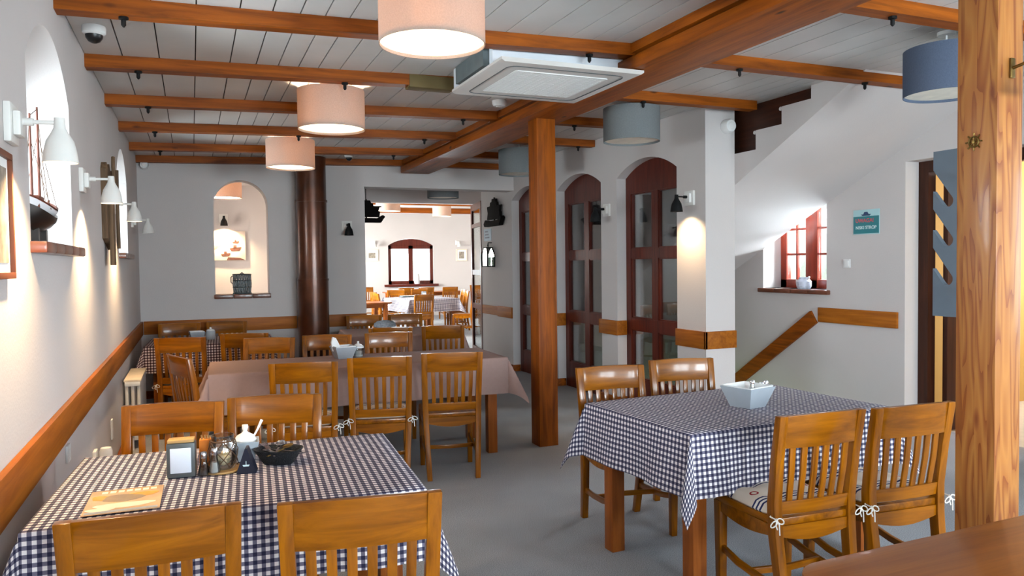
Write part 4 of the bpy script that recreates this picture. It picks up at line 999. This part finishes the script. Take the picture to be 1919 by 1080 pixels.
# menu card
t = thing('menu_card', 'laminated menu card with food pictures lying on the checked cloth', 'menu', (-.213, 2.678, ZC+.0005), R(-1))
bm = BM(); box(bm, -.107, .107, -.13, .13, 0, .003, .001); obj('laminated_sheet', bm, simple('menu_cream', rgb(214, 182, 146), .25, .5, var=.1, scale=14), t)
def blob(bm, cx, cy, rx, ry, z, n=18, ph=0):
    prism(bm, [(cx+rx*math.cos(2*PI*k/n)*(1+.15*math.sin(3*2*PI*k/n+ph)), cy+ry*math.sin(2*PI*k/n)*(1+.15*math.cos(2*2*PI*k/n+ph))) for k in range(n)], 'z', z, z+.0004)
bm = BM(); blob(bm, .05, .045, .045, .03, .003); blob(bm, -.07, .04, .03, .03, .003, ph=1); obj('yellow_print', bm, simple('menu_yellow', rgb(220, 160, 70), .3), t)
bm = BM(); blob(bm, -.01, .02, .06, .04, .0034, ph=2); obj('grey_print', bm, simple('menu_grey', rgb(150, 132, 110), .3), t)
bm = BM(); blob(bm, .0, -.06, .085, .03, .003, ph=.5); blob(bm, -.06, -.09, .04, .02, .0035); obj('pale_print', bm, simple('menu_pale', rgb(240, 222, 200), .3), t)
bm = BM()
for k in range(7): box(bm, -.075+k*.024, -.075+k*.024+.017, .09, .112, .003, .0036)
obj('headline_print', bm, simple('menu_headline', rgb(248, 232, 200), .3), t)
bm = BM(); box(bm, -.1, .1, -.125, -.105, .003, .0036); obj('footer_print', bm, simple('menu_blue', rgb(150, 160, 170), .3), t)

# grey condiment bowls
def condiment(x, y, z, rz, s, label, napk, extra=True):
    t = thing('condiment_bowl', label, 'bowl', (x, y, z), R(rz), 'grey square condiment bowls')
    bm = BM(); square_bowl(bm, .058*s, .092*s, .098*s, .007); obj('bowl_body', bm, M['grey_ceramic'], t)
    bm = BM(); square_bowl(bm, .053*s, .0845*s, .0975*s, .003); bmesh.ops.translate(bm, vec=(0, 0, .0065), verts=bm.verts); obj('lining', bm, M['ceramic'], t)
    return t
condiment(2.57, 3.06, ZC, 12, 1.05, 'grey square bowl lined in white in the middle of the checked table by the post', 0)
shaker(2.578, 3.035, ZC+.066, 'small chrome capped shaker lying inside the grey bowl', M['salt'], .07, .02)
shaker(2.735, 3.15, ZC, 'clear glass salt shaker next to the grey bowl', M['salt'], .1, .022)
shaker(2.79, 3.18, ZC, 'clear glass shaker behind the salt shaker by the grey bowl', M['pepper'], .1, .022)
condiment(1.09, 6.06, ZC, 8, .95, 'grey square napkin box on the mauve cloth', 1)
t = thing('folded_napkin', 'white folded napkin standing up in the grey box on the mauve cloth', 'napkin', (1.045, 6.07, ZC+.058), R(10))
bm = BM(); prism(bm, [(-.04, 0), (.035, 0), (.012, .06), (-.012, .105), (-.038, .115), (-.05, .07)], 'y', -.012, .012); bev(bm, .004); obj('folds', bm, M['napkin'], t)
t = thing('sugar_jar', 'glass sugar jar with white lid beside the grey napkin box', 'jar', (1.215, 6.09, ZC))
bm = BM(); lathe(bm, [(0, 0), (.036, 0), (.042, .02), (.044, .075), (.041, .075), (.039, .02), (0, .004)], 24); obj('glass_body', bm, M['clear'], t)
bm = BM(); lathe(bm, [(0, .005), (.036, .005), (.038, .05), (0, .05)], 20); obj('sugar', bm, M['salt'], t)
bm = BM(); lathe(bm, [(.046, .073), (.044, .085), (.025, .1), (.008, .108), (.009, .124), (0, .128)], 24); obj('lid', bm, M['ceramic'], t)
shaker(1.15, 6.13, ZC, 'glass shaker behind the grey napkin box on the mauve cloth', M['pepper'], .09, .02)
condiment(.03, 8.36, ZC, 6, .8, 'grey and white square box on the brown checked cloth', 0)
t = thing('sugar_jar', 'white ceramic sugar jar with knob lid on the brown checked cloth', 'jar', (.16, 8.3, ZC))
bm = BM(); lathe(bm, [(0, 0), (.04, 0), (.046, .03), (.044, .08), (.038, .09), (0, .09)], 24); obj('jar_body', bm, M['grey_ceramic'], t)
bm = BM(); lathe(bm, [(.043, .088), (.034, .1), (.01, .108), (.01, .122), (0, .126)], 24); obj('lid', bm, M['ceramic'], t)
t = thing('bread_basket', 'grey cloth covered basket on the second mauve table', 'basket', (1.98, 8.4, ZC), R(12))
bm = BM(); lathe(bm, [(0, 0), (.09, 0), (.12, .07), (.115, .075), (0, .06)], 28); obj('basket', bm, M['wicker'], t)
bm = BM(); lathe(bm, [(.128, .045), (.12, .08), (.085, .105), (.03, .115), (0, .112)], 20); obj('cover_cloth', bm, simple('grey_print_cloth', rgb(150, 156, 164), .8, .2, var=.3, scale=60), t)
# far room table things
t = thing('napkin_dispenser', 'grey napkin dispenser on the far checked table', 'napkin dispenser', (4.75, 16.35, ZC), R(5))
bm = BM(); box(bm, -.05, .05, -.03, .03, 0, .13, .008); obj('body', bm, M['grey_box'], t)
bm = BM(); box(bm, -.035, .035, -.0325, -.029, .02, .11, .002); obj('display_card', bm, M['paper'], t)
t = thing('serving_tray', 'dark flat tray on the far checked table', 'tray', (4.5, 16.75, ZC), R(5)); bm = BM(); box(bm, -.18, .18, -.11, .11, 0, .03, .006); obj('tray', bm, M['grey_box'], t)
t = thing('water_jug', 'white jug on the sill of the far arched window', 'jug', (6.03, 21.46, .93))
bm = BM(); lathe(bm, [(0, 0), (.07, 0), (.085, .06), (.08, .2), (.06, .27), (.065, .3), (.058, .3), (.053, .27), (0, .2)], 24); obj('jug_body', bm, M['hull_white'], t)
bm = BM(); tube(bm, [(.075, 0, .08), (.125, 0, .12), (.125, 0, .2), (.065, 0, .25)], .01, 8); obj('handle', bm, M['hull_white'], t)

# ------------------------------------------------------------------ wall things
def leaf_rot(t, rx, ry, rz): t.rotation_euler = (rx, ry, rz)
# sign
t = thing('warning_sign', 'teal warning sign reading NISKI STROP on the wall by the stair window', 'sign', (XS-.004, 5.165, 1.838), R(-90))
# local: x along the wall (towards the camera side), y out of the wall backwards, z up
bm = BM(); box(bm, -.145, .145, -.003, .003, -.113, .113, .001); obj('plate', bm, M['pale_teal'], t)
bm = BM(); box(bm, -.143, .143, -.0042, -.003, -.105, .052); obj('teal_field', bm, M['teal'], t)
bm = BM(); prism(bm, [(-.055, .07), (.055, .07), (.04, .056), (-.04, .056)], 'y', -.0045, -.003); prism(bm, [(-.03, .07), (.03, .07), (.015, .092), (-.02, .09)], 'y', -.0045, -.003)
obj('ship_logo', bm, M['navy_print'], t)
def text(name, s, size, m, parent, loc, rot=(R(90), 0, 0), ext=.0006, sx=1.0):
    c = bpy.data.curves.new(name, 'FONT'); c.body = s; c.size = size; c.align_x = 'CENTER'; c.align_y = 'CENTER'; c.extrude = ext; c.offset = size*.018
    o = bpy.data.objects.new(name, c); COL.objects.link(o)
    bpy.context.view_layer.update()
    me = bpy.data.meshes.new_from_object(o.evaluated_get(bpy.context.evaluated_depsgraph_get()))
    bpy.data.objects.remove(o)
    me.name = name; me.materials.clear(); me.materials.append(m)
    q = bpy.data.objects.new(name, me); COL.objects.link(q); q.parent = parent; q.location = loc; q.rotation_euler = rot; q.scale = (sx, 1, 1); return q
text('red_lettering', 'UWAGA!', .05, M['red'], t, (-.015, -.0045, .012))
text('white_lettering', 'NISKI STROP', .041, M['sign_white'], t, (0, -.0045, -.052))
# light switch and sockets
def plate(name, loc, rz, label, cat, w=.08, h=.08, d=.012, rocker=True):
    t = thing(name, label, cat, loc, rz)
    bm = BM(); box(bm, -w/2, w/2, -d, 0, -h/2, h/2, .004); obj('frame', bm, M['white_plastic'], t)
    bm = BM()
    if rocker: box(bm, -w*.32, w*.32, -d-.005, -d+.001, -h*.32, h*.32, .003); obj('rocker', bm, M['white_plastic'], t)
    else: lathe(bm, [(w*.3, -.006), (w*.3, .001), (w*.25, .001), (w*.25, -.004), (0, -.004)], 24, mx=Matrix.Translation((0, -d, 0)) @ Matrix.Rotation(R(90), 4, 'X')); obj('socket_ring', bm, M['white_plastic'], t)
    return t
plate('light_switch', (XS, 5.386, 1.458), R(-90), 'white light switch on the wall under the teal sign', 'switch')
plate('wall_socket', (XL, 3.99, .652), R(90), 'white wall socket beside the first checked table', 'socket', rocker=False)
plate('wall_socket', (XL, 5.98, .37), R(90), 'white wall socket low on the window wall before the radiator', 'socket', .06, .14, rocker=False)
t = thing('air_freshener', 'white plug in air freshener low on the window wall behind the first table', 'air freshener', (XL, 4.95, .39), R(90))
bm = BM(); box(bm, -.05, .05, -.02, 0, -.06, .06, .006); obj('wall_plate', bm, M['white_plastic'], t)
bm = BM(); lathe(bm, [(0, .075), (.028, .07), (.034, .05), (.034, -.0), (.04, -.005), (.044, -.03), (.06, -.045), (.064, -.07), (0, -.07)], 28, (0, -.066, 0)); obj('dispenser', bm, M['white_plastic'], t)
# radiator
t = thing('radiator', 'white column radiator on the window wall beside the corner table', 'radiator', (XL+.03, 7.38, 0))
bm = BM(); n = 13
for i in range(n):
    y = -.38+.76*i/(n-1)
    for x in (0.0, .045, .09): tube(bm, [(x, y, .09), (x, y, .53)], .014, 8)
    box(bm, -.014, .104, y-.024, y+.024, .52, .56, .01); box(bm, -.014, .104, y-.024, y+.024, .07, .11, .01)
obj('columns', bm, M['white_metal'], t)
bm = BM(); box(bm, -.02, .11, -.40, .40, .558, .575, .004); obj('top_cover', bm, simple('cream_lace', rgb(232, 216, 190), .8), t)
bm = BM(); tube(bm, [(.04, -.39, .1), (.04, -.45, .1), (.04, -.45, 0)], .01, 8); lathe(bm, [(0, -.03), (.02, -.03), (.022, .03), (0, .035)], 14, (.04, -.45, .15)); obj('valve', bm, M['white_plastic'], t)
# weathered board
t = thing('weathered_board', 'weathered dark plank ornament on the wall between the two arched windows', 'ornament', (XL, 5.98, 1.9), 0)
bm = BM(); prism(bm, [(-.20, -.2), (.16, -.27), (.2, -.25), (.2, .3), (.14, .27), (.05, .33), (-.02, .28), (-.14, .32), (-.2, .27)], 'x', 0, .035); bev(bm, .004); obj('main_plank', bm, RUST['z'], t)
bm = BM(); prism(bm, [(-.10, -.38), (.06, -.38), (.05, .2), (-.09, .22)], 'x', .035, .06); bev(bm, .004); obj('long_plank', bm, RUST['z'], t)
bm = BM(); tube(bm, [(.07, .17, -.26), (.07, .14, 0), (.07, .16, .3)], .012, 8); tube(bm, [(.065, -.02, .2), (.065, -.05, .3), (.065, -.03, .37)], .012, 8); obj('driftwood_stick', bm, RUST['z'], t)
# pictures
def picture(loc, rz, w, h, label, fm, fw=.03, inner=None, m2=None, d=.02):
    t = thing('framed_picture', label, 'picture', loc, rz)
    bm = BM(); box(bm, -w/2, w/2, -d, 0, -h/2, -h/2+fw, .002); box(bm, -w/2, w/2, -d, 0, h/2-fw, h/2, .002); box(bm, -w/2, -w/2+fw, -d, 0, -h/2+fw, h/2-fw, .002); box(bm, w/2-fw, w/2, -d, 0, -h/2+fw, h/2-fw, .002); obj('frame', bm, fm, t)
    bm = BM(); box(bm, -w/2+fw, w/2-fw, -d*.5, 0, -h/2+fw, h/2-fw); obj('mount', bm, M['napkin'], t)
    if inner: bm = BM(); box(bm, -inner[0]/2, inner[0]/2, -d*.6, -d*.45, -inner[1]/2, inner[1]/2); obj('print', bm, m2, t)
    return t
picture((XL, 2.6, 1.67), R(90), .6, .4, 'brown framed picture on the window wall below the nearest spot lamp', M['picture_brown'], .02, (.5, .3), M['grey_print'], .025)
cream = simple('cream_frame', rgb(236, 216, 196), .5)
picture((4.73, 21.5, 1.77), 0, .36, .34, 'small cream framed picture on the far end wall, window side by the passage edge', cream, .03, (.2, .15), M['grey_print'])
picture((7.42, 21.5, 1.76), 0, .34, .36, 'small cream framed picture on the far end wall, past the arched window', cream, .03, (.16, .2), M['grey_print'])
t = thing('boat_picture', 'frameless pale picture of boats and a pier seen through the niche', 'picture', (.50, 12.595, 1.825), 0)
bm = BM(); box(bm, -.28, .28, -.025, 0, -.225, .225, .002); obj('canvas', bm, simple('sepia_canvas', rgb(236, 216, 200), .7), t)
dk = simple('sepia_dark', rgb(84, 50, 40), .7, var=.3, scale=30)
bm = BM(); prism(bm, [(-.28, -.14), (-.28, -.06), (.02, .12), (.06, .17), (.05, .08)], 'y', -.027, -.025); obj('pier_print', bm, simple('sepia_mid', rgb(178, 134, 116), .7, var=.3, scale=30), t)
for cx, cy, s in ((.12, -.04, 1), (-.02, -.13, .8), (.13, .06, .6)):
    bm = BM(); prism(bm, [(cx-.08*s, cy), (cx+.1*s, cy+.02*s), (cx+.07*s, cy-.04*s), (cx-.05*s, cy-.045*s)], 'y', -.0285, -.0265); box(bm, cx-.02*s, cx+.03*s, -.0285, -.0265, cy, cy+.05*s); obj('boat_print', bm, dk, t)
bm = BM(); prism(bm, [(.0, -.225), (.27, -.225), (.2, -.19), (.02, -.18)], 'y', -.027, -.025); obj('shore_print', bm, dk, t)
# wicker lantern on the niche sill
t = thing('sill_lantern', 'dark openwork metal lantern on the sill of the arched niche', 'lantern', (.555, 9.72, 1.172))
bm = BM()
for k in range(20):
    a = 2*PI*k/20
    tube(bm, [(.095*math.cos(a), .095*math.sin(a), 0), (.105*math.cos(a+.25), .105*math.sin(a+.25), .12), (.1*math.cos(a), .1*math.sin(a), .235)], .006, 5)
    tube(bm, [(.095*math.cos(a), .095*math.sin(a), 0), (.105*math.cos(a-.25), .105*math.sin(a-.25), .12), (.1*math.cos(a), .1*math.sin(a), .235)], .006, 5)
for z in (.006, .08, .16, .232): tube(bm, [(.102*math.cos(2*PI*k/24), .102*math.sin(2*PI*k/24), z) for k in range(24)], .009, 6, closed=True)
obj('openwork_body', bm, M['grey_box'], t)
bm = BM(); tube(bm, [(-.1, 0, .22), (-.125, 0, .2), (-.125, 0, .14), (-.105, 0, .12)], .007, 6); tube(bm, [(-.03, 0, .23), (0, 0, .255), (.03, 0, .23)], .008, 6); obj('handle', bm, M['grey_box'], t)
bm = BM(); lathe(bm, [(0, .004), (.05, .004), (.05, .15), (0, .15)], 20); obj('candle', bm, M['napkin'], t)
# model ship on the sill
t = thing('model_ship', 'model sailing ship with dark hull on the first arched window sill', 'model ship', (-.625, 3.915, 1.607), R(90))
def hull(bm, L_, B_, zs):
    rs = []
    n = 16
    for i in range(n+1):
        f = i/n; x = -L_/2+L_*f; b = B_*(1-abs(2*f-1)**2.6)**.8*(.55 if f < .02 else 1)+.004; sh = .05*(2*f-1)**2; rs.append([bm.verts.new((x, y*b, z+(sh if z > zs[1] else sh*.4))) for y, z in ((0, zs[0]), (.55, zs[1]), (.9, (zs[1]+zs[2])/2), (1, zs[2]), (-1, zs[2]), (-.9, (zs[1]+zs[2])/2), (-.55, zs[1]))])
    for a, b in zip(rs, rs[1:]):
        for k in range(7): bm.faces.new((a[k], a[(k+1) % 7], b[(k+1) % 7], b[k]))
    bm.faces.new(rs[0]); bm.faces.new(rs[-1][::-1])
bm = BM(); hull(bm, .44, .07, (.055, .075, .12)); obj('hull', bm, M['hull'], t)
bm = BM(); hull(bm, .45, .073, (.118, .12, .15)); obj('hull_band', bm, M['hull_white'], t)
bm = BM(); hull(bm, .45, .074, (.148, .15, .158)); box(bm, -.18, -.06, -.04, .04, .15, .205, .006); box(bm, .02, .1, -.03, .03, .15, .19, .005); obj('deck', bm, M['hull_red'], t)
bm = BM(); tube(bm, [(.08, 0, .15), (.08, 0, .62)], [.007, .004], 8); tube(bm, [(-.1, 0, .15), (-.1, 0, .56)], [.007, .004], 8); tube(bm, [(.22, 0, .16), (.32, 0, .22)], .005, 8); obj('mast', bm, M['hull_red'], t)
bm = BM(); tube(bm, [(.31, 0, .215), (.19, 0, .38), (.08, 0, .61)], .0016, 5); tube(bm, [(.08, 0, .61), (-.1, 0, .55), (-.24, 0, .17)], .0016, 5); tube(bm, [(.24, 0, .17), (.08, 0, .45)], .0016, 5)
for s in (-1, 1): tube(bm, [(.08, s*.07, .15), (.08, 0, .5)], .0014, 5); tube(bm, [(-.1, s*.07, .15), (-.1, 0, .45)], .0014, 5)
obj('rigging', bm, M['string'], t)
bm = BM(); box(bm, -.16, .2, -.045, .045, 0, .012, .003); box(bm, -.1, -.07, -.02, .02, .01, .07); box(bm, .09, .13, -.02, .02, .01, .07); obj('stand', bm, M['hull'], t)
t = thing('sill_ornament', 'small dark figure on the sill of the second arched window', 'ornament', (-.62, 7.25, 1.627))
bm = BM(); lathe(bm, [(0, 0), (.04, 0), (.042, .015), (.018, .03), (.03, .08), (.024, .13), (.01, .16), (.018, .18), (.014, .2), (0, .205)], 20); obj('figure', bm, M['shipdark'], t)
t = thing('sill_jug', 'blue white patterned jug on the tiled sill of the stair window', 'jug', (5.78, 6.02, 1.2))
bm = BM(); lathe(bm, [(0, 0), (.062, 0), (.075, .03), (.075, .075), (.05, .105), (.052, .12), (.046, .12), (.044, .105), (0, .09)], 28); obj('jug_body', bm, simple('blue_white_glaze', rgb(196, 204, 220), .2, var=.25, scale=30), t)
bm = BM(); tube(bm, [(0, .07, .08), (0, .105, .09), (0, .1, .045), (0, .074, .035)], .008, 8); tube(bm, [(0, -.05, .1), (0, -.075, .125)], [.012, .008], 8); obj('handle', bm, M['ceramic'], t)
# carved ships on walls (dark silhouettes with depth)
def carved(loc, rz, s, label):
    t = thing('carved_ship', label, 'ornament', loc, rz, 'dark carved ships')
    bm = BM(); prism(bm, [(-.36*s, -.16*s), (-.33*s, -.20*s), (.26*s, -.20*s), (.34*s, -.09*s), (.3*s, -.06*s), (.2*s, -.12*s), (-.2*s, -.12*s), (-.3*s, -.1*s)], 'y', -.07, 0); bev(bm, .006); obj('hull', bm, M['shipdark'], t)
    bm = BM(); prism(bm, [(-.26*s, -.1*s), (.24*s, -.1*s), (.25*s, .0), (.22*s, .01), (.25*s, .09*s), (.13*s, .1*s), (.12*s, .15*s), (.09*s, .15*s), (.07*s, .2*s), (-.06*s, .2*s), (-.07*s, .16*s), (-.13*s, .15*s), (-.14*s, .1*s), (-.26*s, .09*s), (-.23*s, .0)], 'y', -.05, -.01); bev(bm, .005); obj('sails', bm, M['shipdark'], t)
    bm = BM(); tube(bm, [(0, -.03, -.15*s), (0, -.03, .22*s)], .012, 8); tube(bm, [(-.28*s, -.03, .09*s), (.28*s, -.03, .09*s)], .009, 8); obj('mast', bm, M['shipdark'], t)
    return t
carved((XA-.012, 10.22, 2.235), R(-90), .98, 'dark carved sailing ship on the white wall above the lantern')
carved((2.33, 10.95, 2.27), R(4), .8, 'dark carved sailing ship hanging inside the wide opening')
bm = BM(); tube(bm, [(2.33, 10.93, 2.42), (2.33, 10.93, 2.77)], .006, 8); tag(obj('hanging_rod', bm, M['black_metal']), 'black rod holding the carved ship below the passage ceiling', 'rod')
t = thing('wall_lantern', 'black framed candle lantern hanging on the white wall beyond the arched doors', 'lantern', (XA-.06, 10.45, 1.46), R(-90))
bm = BM()
for sx in (-1, 1):
    for sy in (-1, 1): tube(bm, [(sx*.12, sy*.055, 0), (sx*.13, sy*.055, .16), (sx*.06, sy*.04, .27)], .011, 6)
box(bm, -.13, .13, -.06, .06, -.012, .006, .003); box(bm, -.07, .07, -.045, .045, .262, .28, .003); obj('frame', bm, M['black_metal'], t)
bm = BM(); prism(bm, [(-.115, .006), (.115, .006), (.125, .16), (.055, .265), (-.055, .265), (-.125, .16)], 'y', -.05, .05); obj('glass_body', bm, M['clear'], t)
bm = BM(); lathe(bm, [(0, .007), (.04, .007), (.04, .13), (0, .135)], 18); obj('candle', bm, M['candle'], t)
bm = BM(); tube(bm, [(0, 0, .28), (-.02, 0, .31), (0, 0, .34), (.02, 0, .31), (0, 0, .28)], .006, 6); tube(bm, [(0, .06, .345), (0, 0, .345)], .007, 6); obj('hanger', bm, M['black_metal'], t)
t = thing('wall_notice', 'small blue grey notice on the white wall above the lantern', 'notice', (XA-.002, 10.61, 1.925), R(-90))
bm = BM(); box(bm, -.15, .15, -.003, .001, -.09, .09); obj('sheet', bm, simple('notice_blue', rgb(150, 172, 190), .5), t)
bm = BM()
for k in range(3): box(bm, -.1, .02+.03*k, -.004, -.003, .04-.045*k, .06-.045*k)
obj('printed_lines', bm, M['navy_print'], t)

# ------------------------------------------------------------------ outside
bm = BM(); box(bm, -40, 60, -40, 70, -2.6, -2.5); o = struct('ground', bm, M['grass'], 'lawn outside the windows', 'ground')
rd = random.Random(4)
def bush(x, y, r, h, label):
    bm = BM(); bmesh.ops.create_icosphere(bm, subdivisions=4, radius=1)
    for v in bm.verts:
        n_ = v.co.normalized(); k = 1+.18*math.sin(5*n_.x+x)*math.sin(6*n_.y+y)+.1*math.sin(13*n_.z+3*n_.x)+rd.uniform(-.05, .05)
        v.co = Vector((n_.x*r*k, n_.y*r*k, h/2+n_.z*h/2*k))
    o = obj('garden_bush', bm, M['leafgreen'], None, (x, y, -2.5)); tag(o, label, 'bush', 'garden bushes'); return o
bush(9.6, 27.5, 1.6, 4.2, 'green bush outside the far arched window')

# ------------------------------------------------------------------ light
w = bpy.data.worlds.new('world'); S.world = w; w.use_nodes = True; nt = w.node_tree; nt.nodes.clear(); L = nt.links.new
tc = nt.nodes.new('ShaderNodeTexCoord'); sp = nt.nodes.new('ShaderNodeSeparateXYZ'); L(tc.outputs['Generated'], sp.inputs[0])
rp = ramp(nt, [(0, (.5, .6, .4, 1)), (.48, (.75, .85, .7, 1)), (.54, (.9, .96, 1, 1)), (1, (.62, .78, 1, 1))])
mr = nt.nodes.new('ShaderNodeMapRange'); mr.inputs[1].default_value = -1; mr.inputs[2].default_value = 1; L(sp.outputs[2], mr.inputs[0]); L(mr.outputs[0], rp.inputs[0])
bg = nt.nodes.new('ShaderNodeBackground'); bg.inputs[1].default_value = 4.0; L(rp.outputs[0], bg.inputs[0])
wo = nt.nodes.new('ShaderNodeOutputWorld'); L(bg.outputs[0], wo.inputs[0])
DAY = (.84, .92, 1.0); DP = 2.2
def daylight(loc, rot, sx, sy, p, col=DAY):
    return light('window_daylight', 'AREA', loc, p*DP, col, rot, shape='RECTANGLE', size=sx, size_y=sy)
# through the windows behind the camera (facing +y), the right wall (facing -x), and the long wall (facing +x)
for a, b, p in ((.15, 1.25, 95), (2.2, 3.6, 160), (4.0, 5.3, 95)): daylight(((a+b)/2, -2.9, 1.7), (R(90), 0, 0), b-a, 1.3, p)
for a, b, p in ((.1, 1.3, 22), (1.7, 2.9, 26)): daylight((6.4, (a+b)/2, 1.6), (R(90), 0, R(90)), b-a, 1.5, p, (.72, .84, 1))
daylight((XL-.75, 0, 1.35), (R(90), 0, R(-90)), 1.0, 1.9, 70)  # light of the added window, meant to show in the chair crests
daylight((XL-.8, 11.3, 1.7), (R(90), 0, R(-90)), 1.2, 1.3, 75, (1, .84, .74))  # added peach-tinted area light brightening the side room behind the niche
for w_, p in ((W1, 60), (W2, 50)): daylight((XL-.75, (w_[0]+w_[1])/2, 2.05), (R(90), 0, R(-90)), 1.0, .9, p)
daylight((6.6, 6.1, 1.9), (R(84), 0, R(90)), .9, 1.2, 190)
daylight((8.6, 4.1, 1.9), (R(80), 0, R(90)), 1.2, 1.2, 40, (.92, .95, 1))  # panel inside the windowless lobby, standing in for daylight from an outer door
for a, b in ((13.6, 15.2), (16.2, 17.8), (18.6, 20.2)): daylight((.7, (a+b)/2, 1.7), (R(90), 0, R(-90)), 1.6, 1.4, 400, (1, .97, .93))
daylight((5.7, 22.6, 1.6), (R(-90), 0, 0), 1.9, 1.7, 200)

S.view_settings.view_transform = 'Standard'; S.view_settings.look = 'None'; S.view_settings.gamma = 1; S.view_settings.use_curve_mapping = False
S.view_settings.exposure = 0.54
c = S.cycles if hasattr(S, 'cycles') else None
if c:
    c.max_bounces = 10; c.diffuse_bounces = 5; c.glossy_bounces = 4; c.transmission_bounces = 8; c.transparent_max_bounces = 16
    c.sample_clamp_indirect = 6; c.caustics_reflective = False; c.caustics_refractive = False
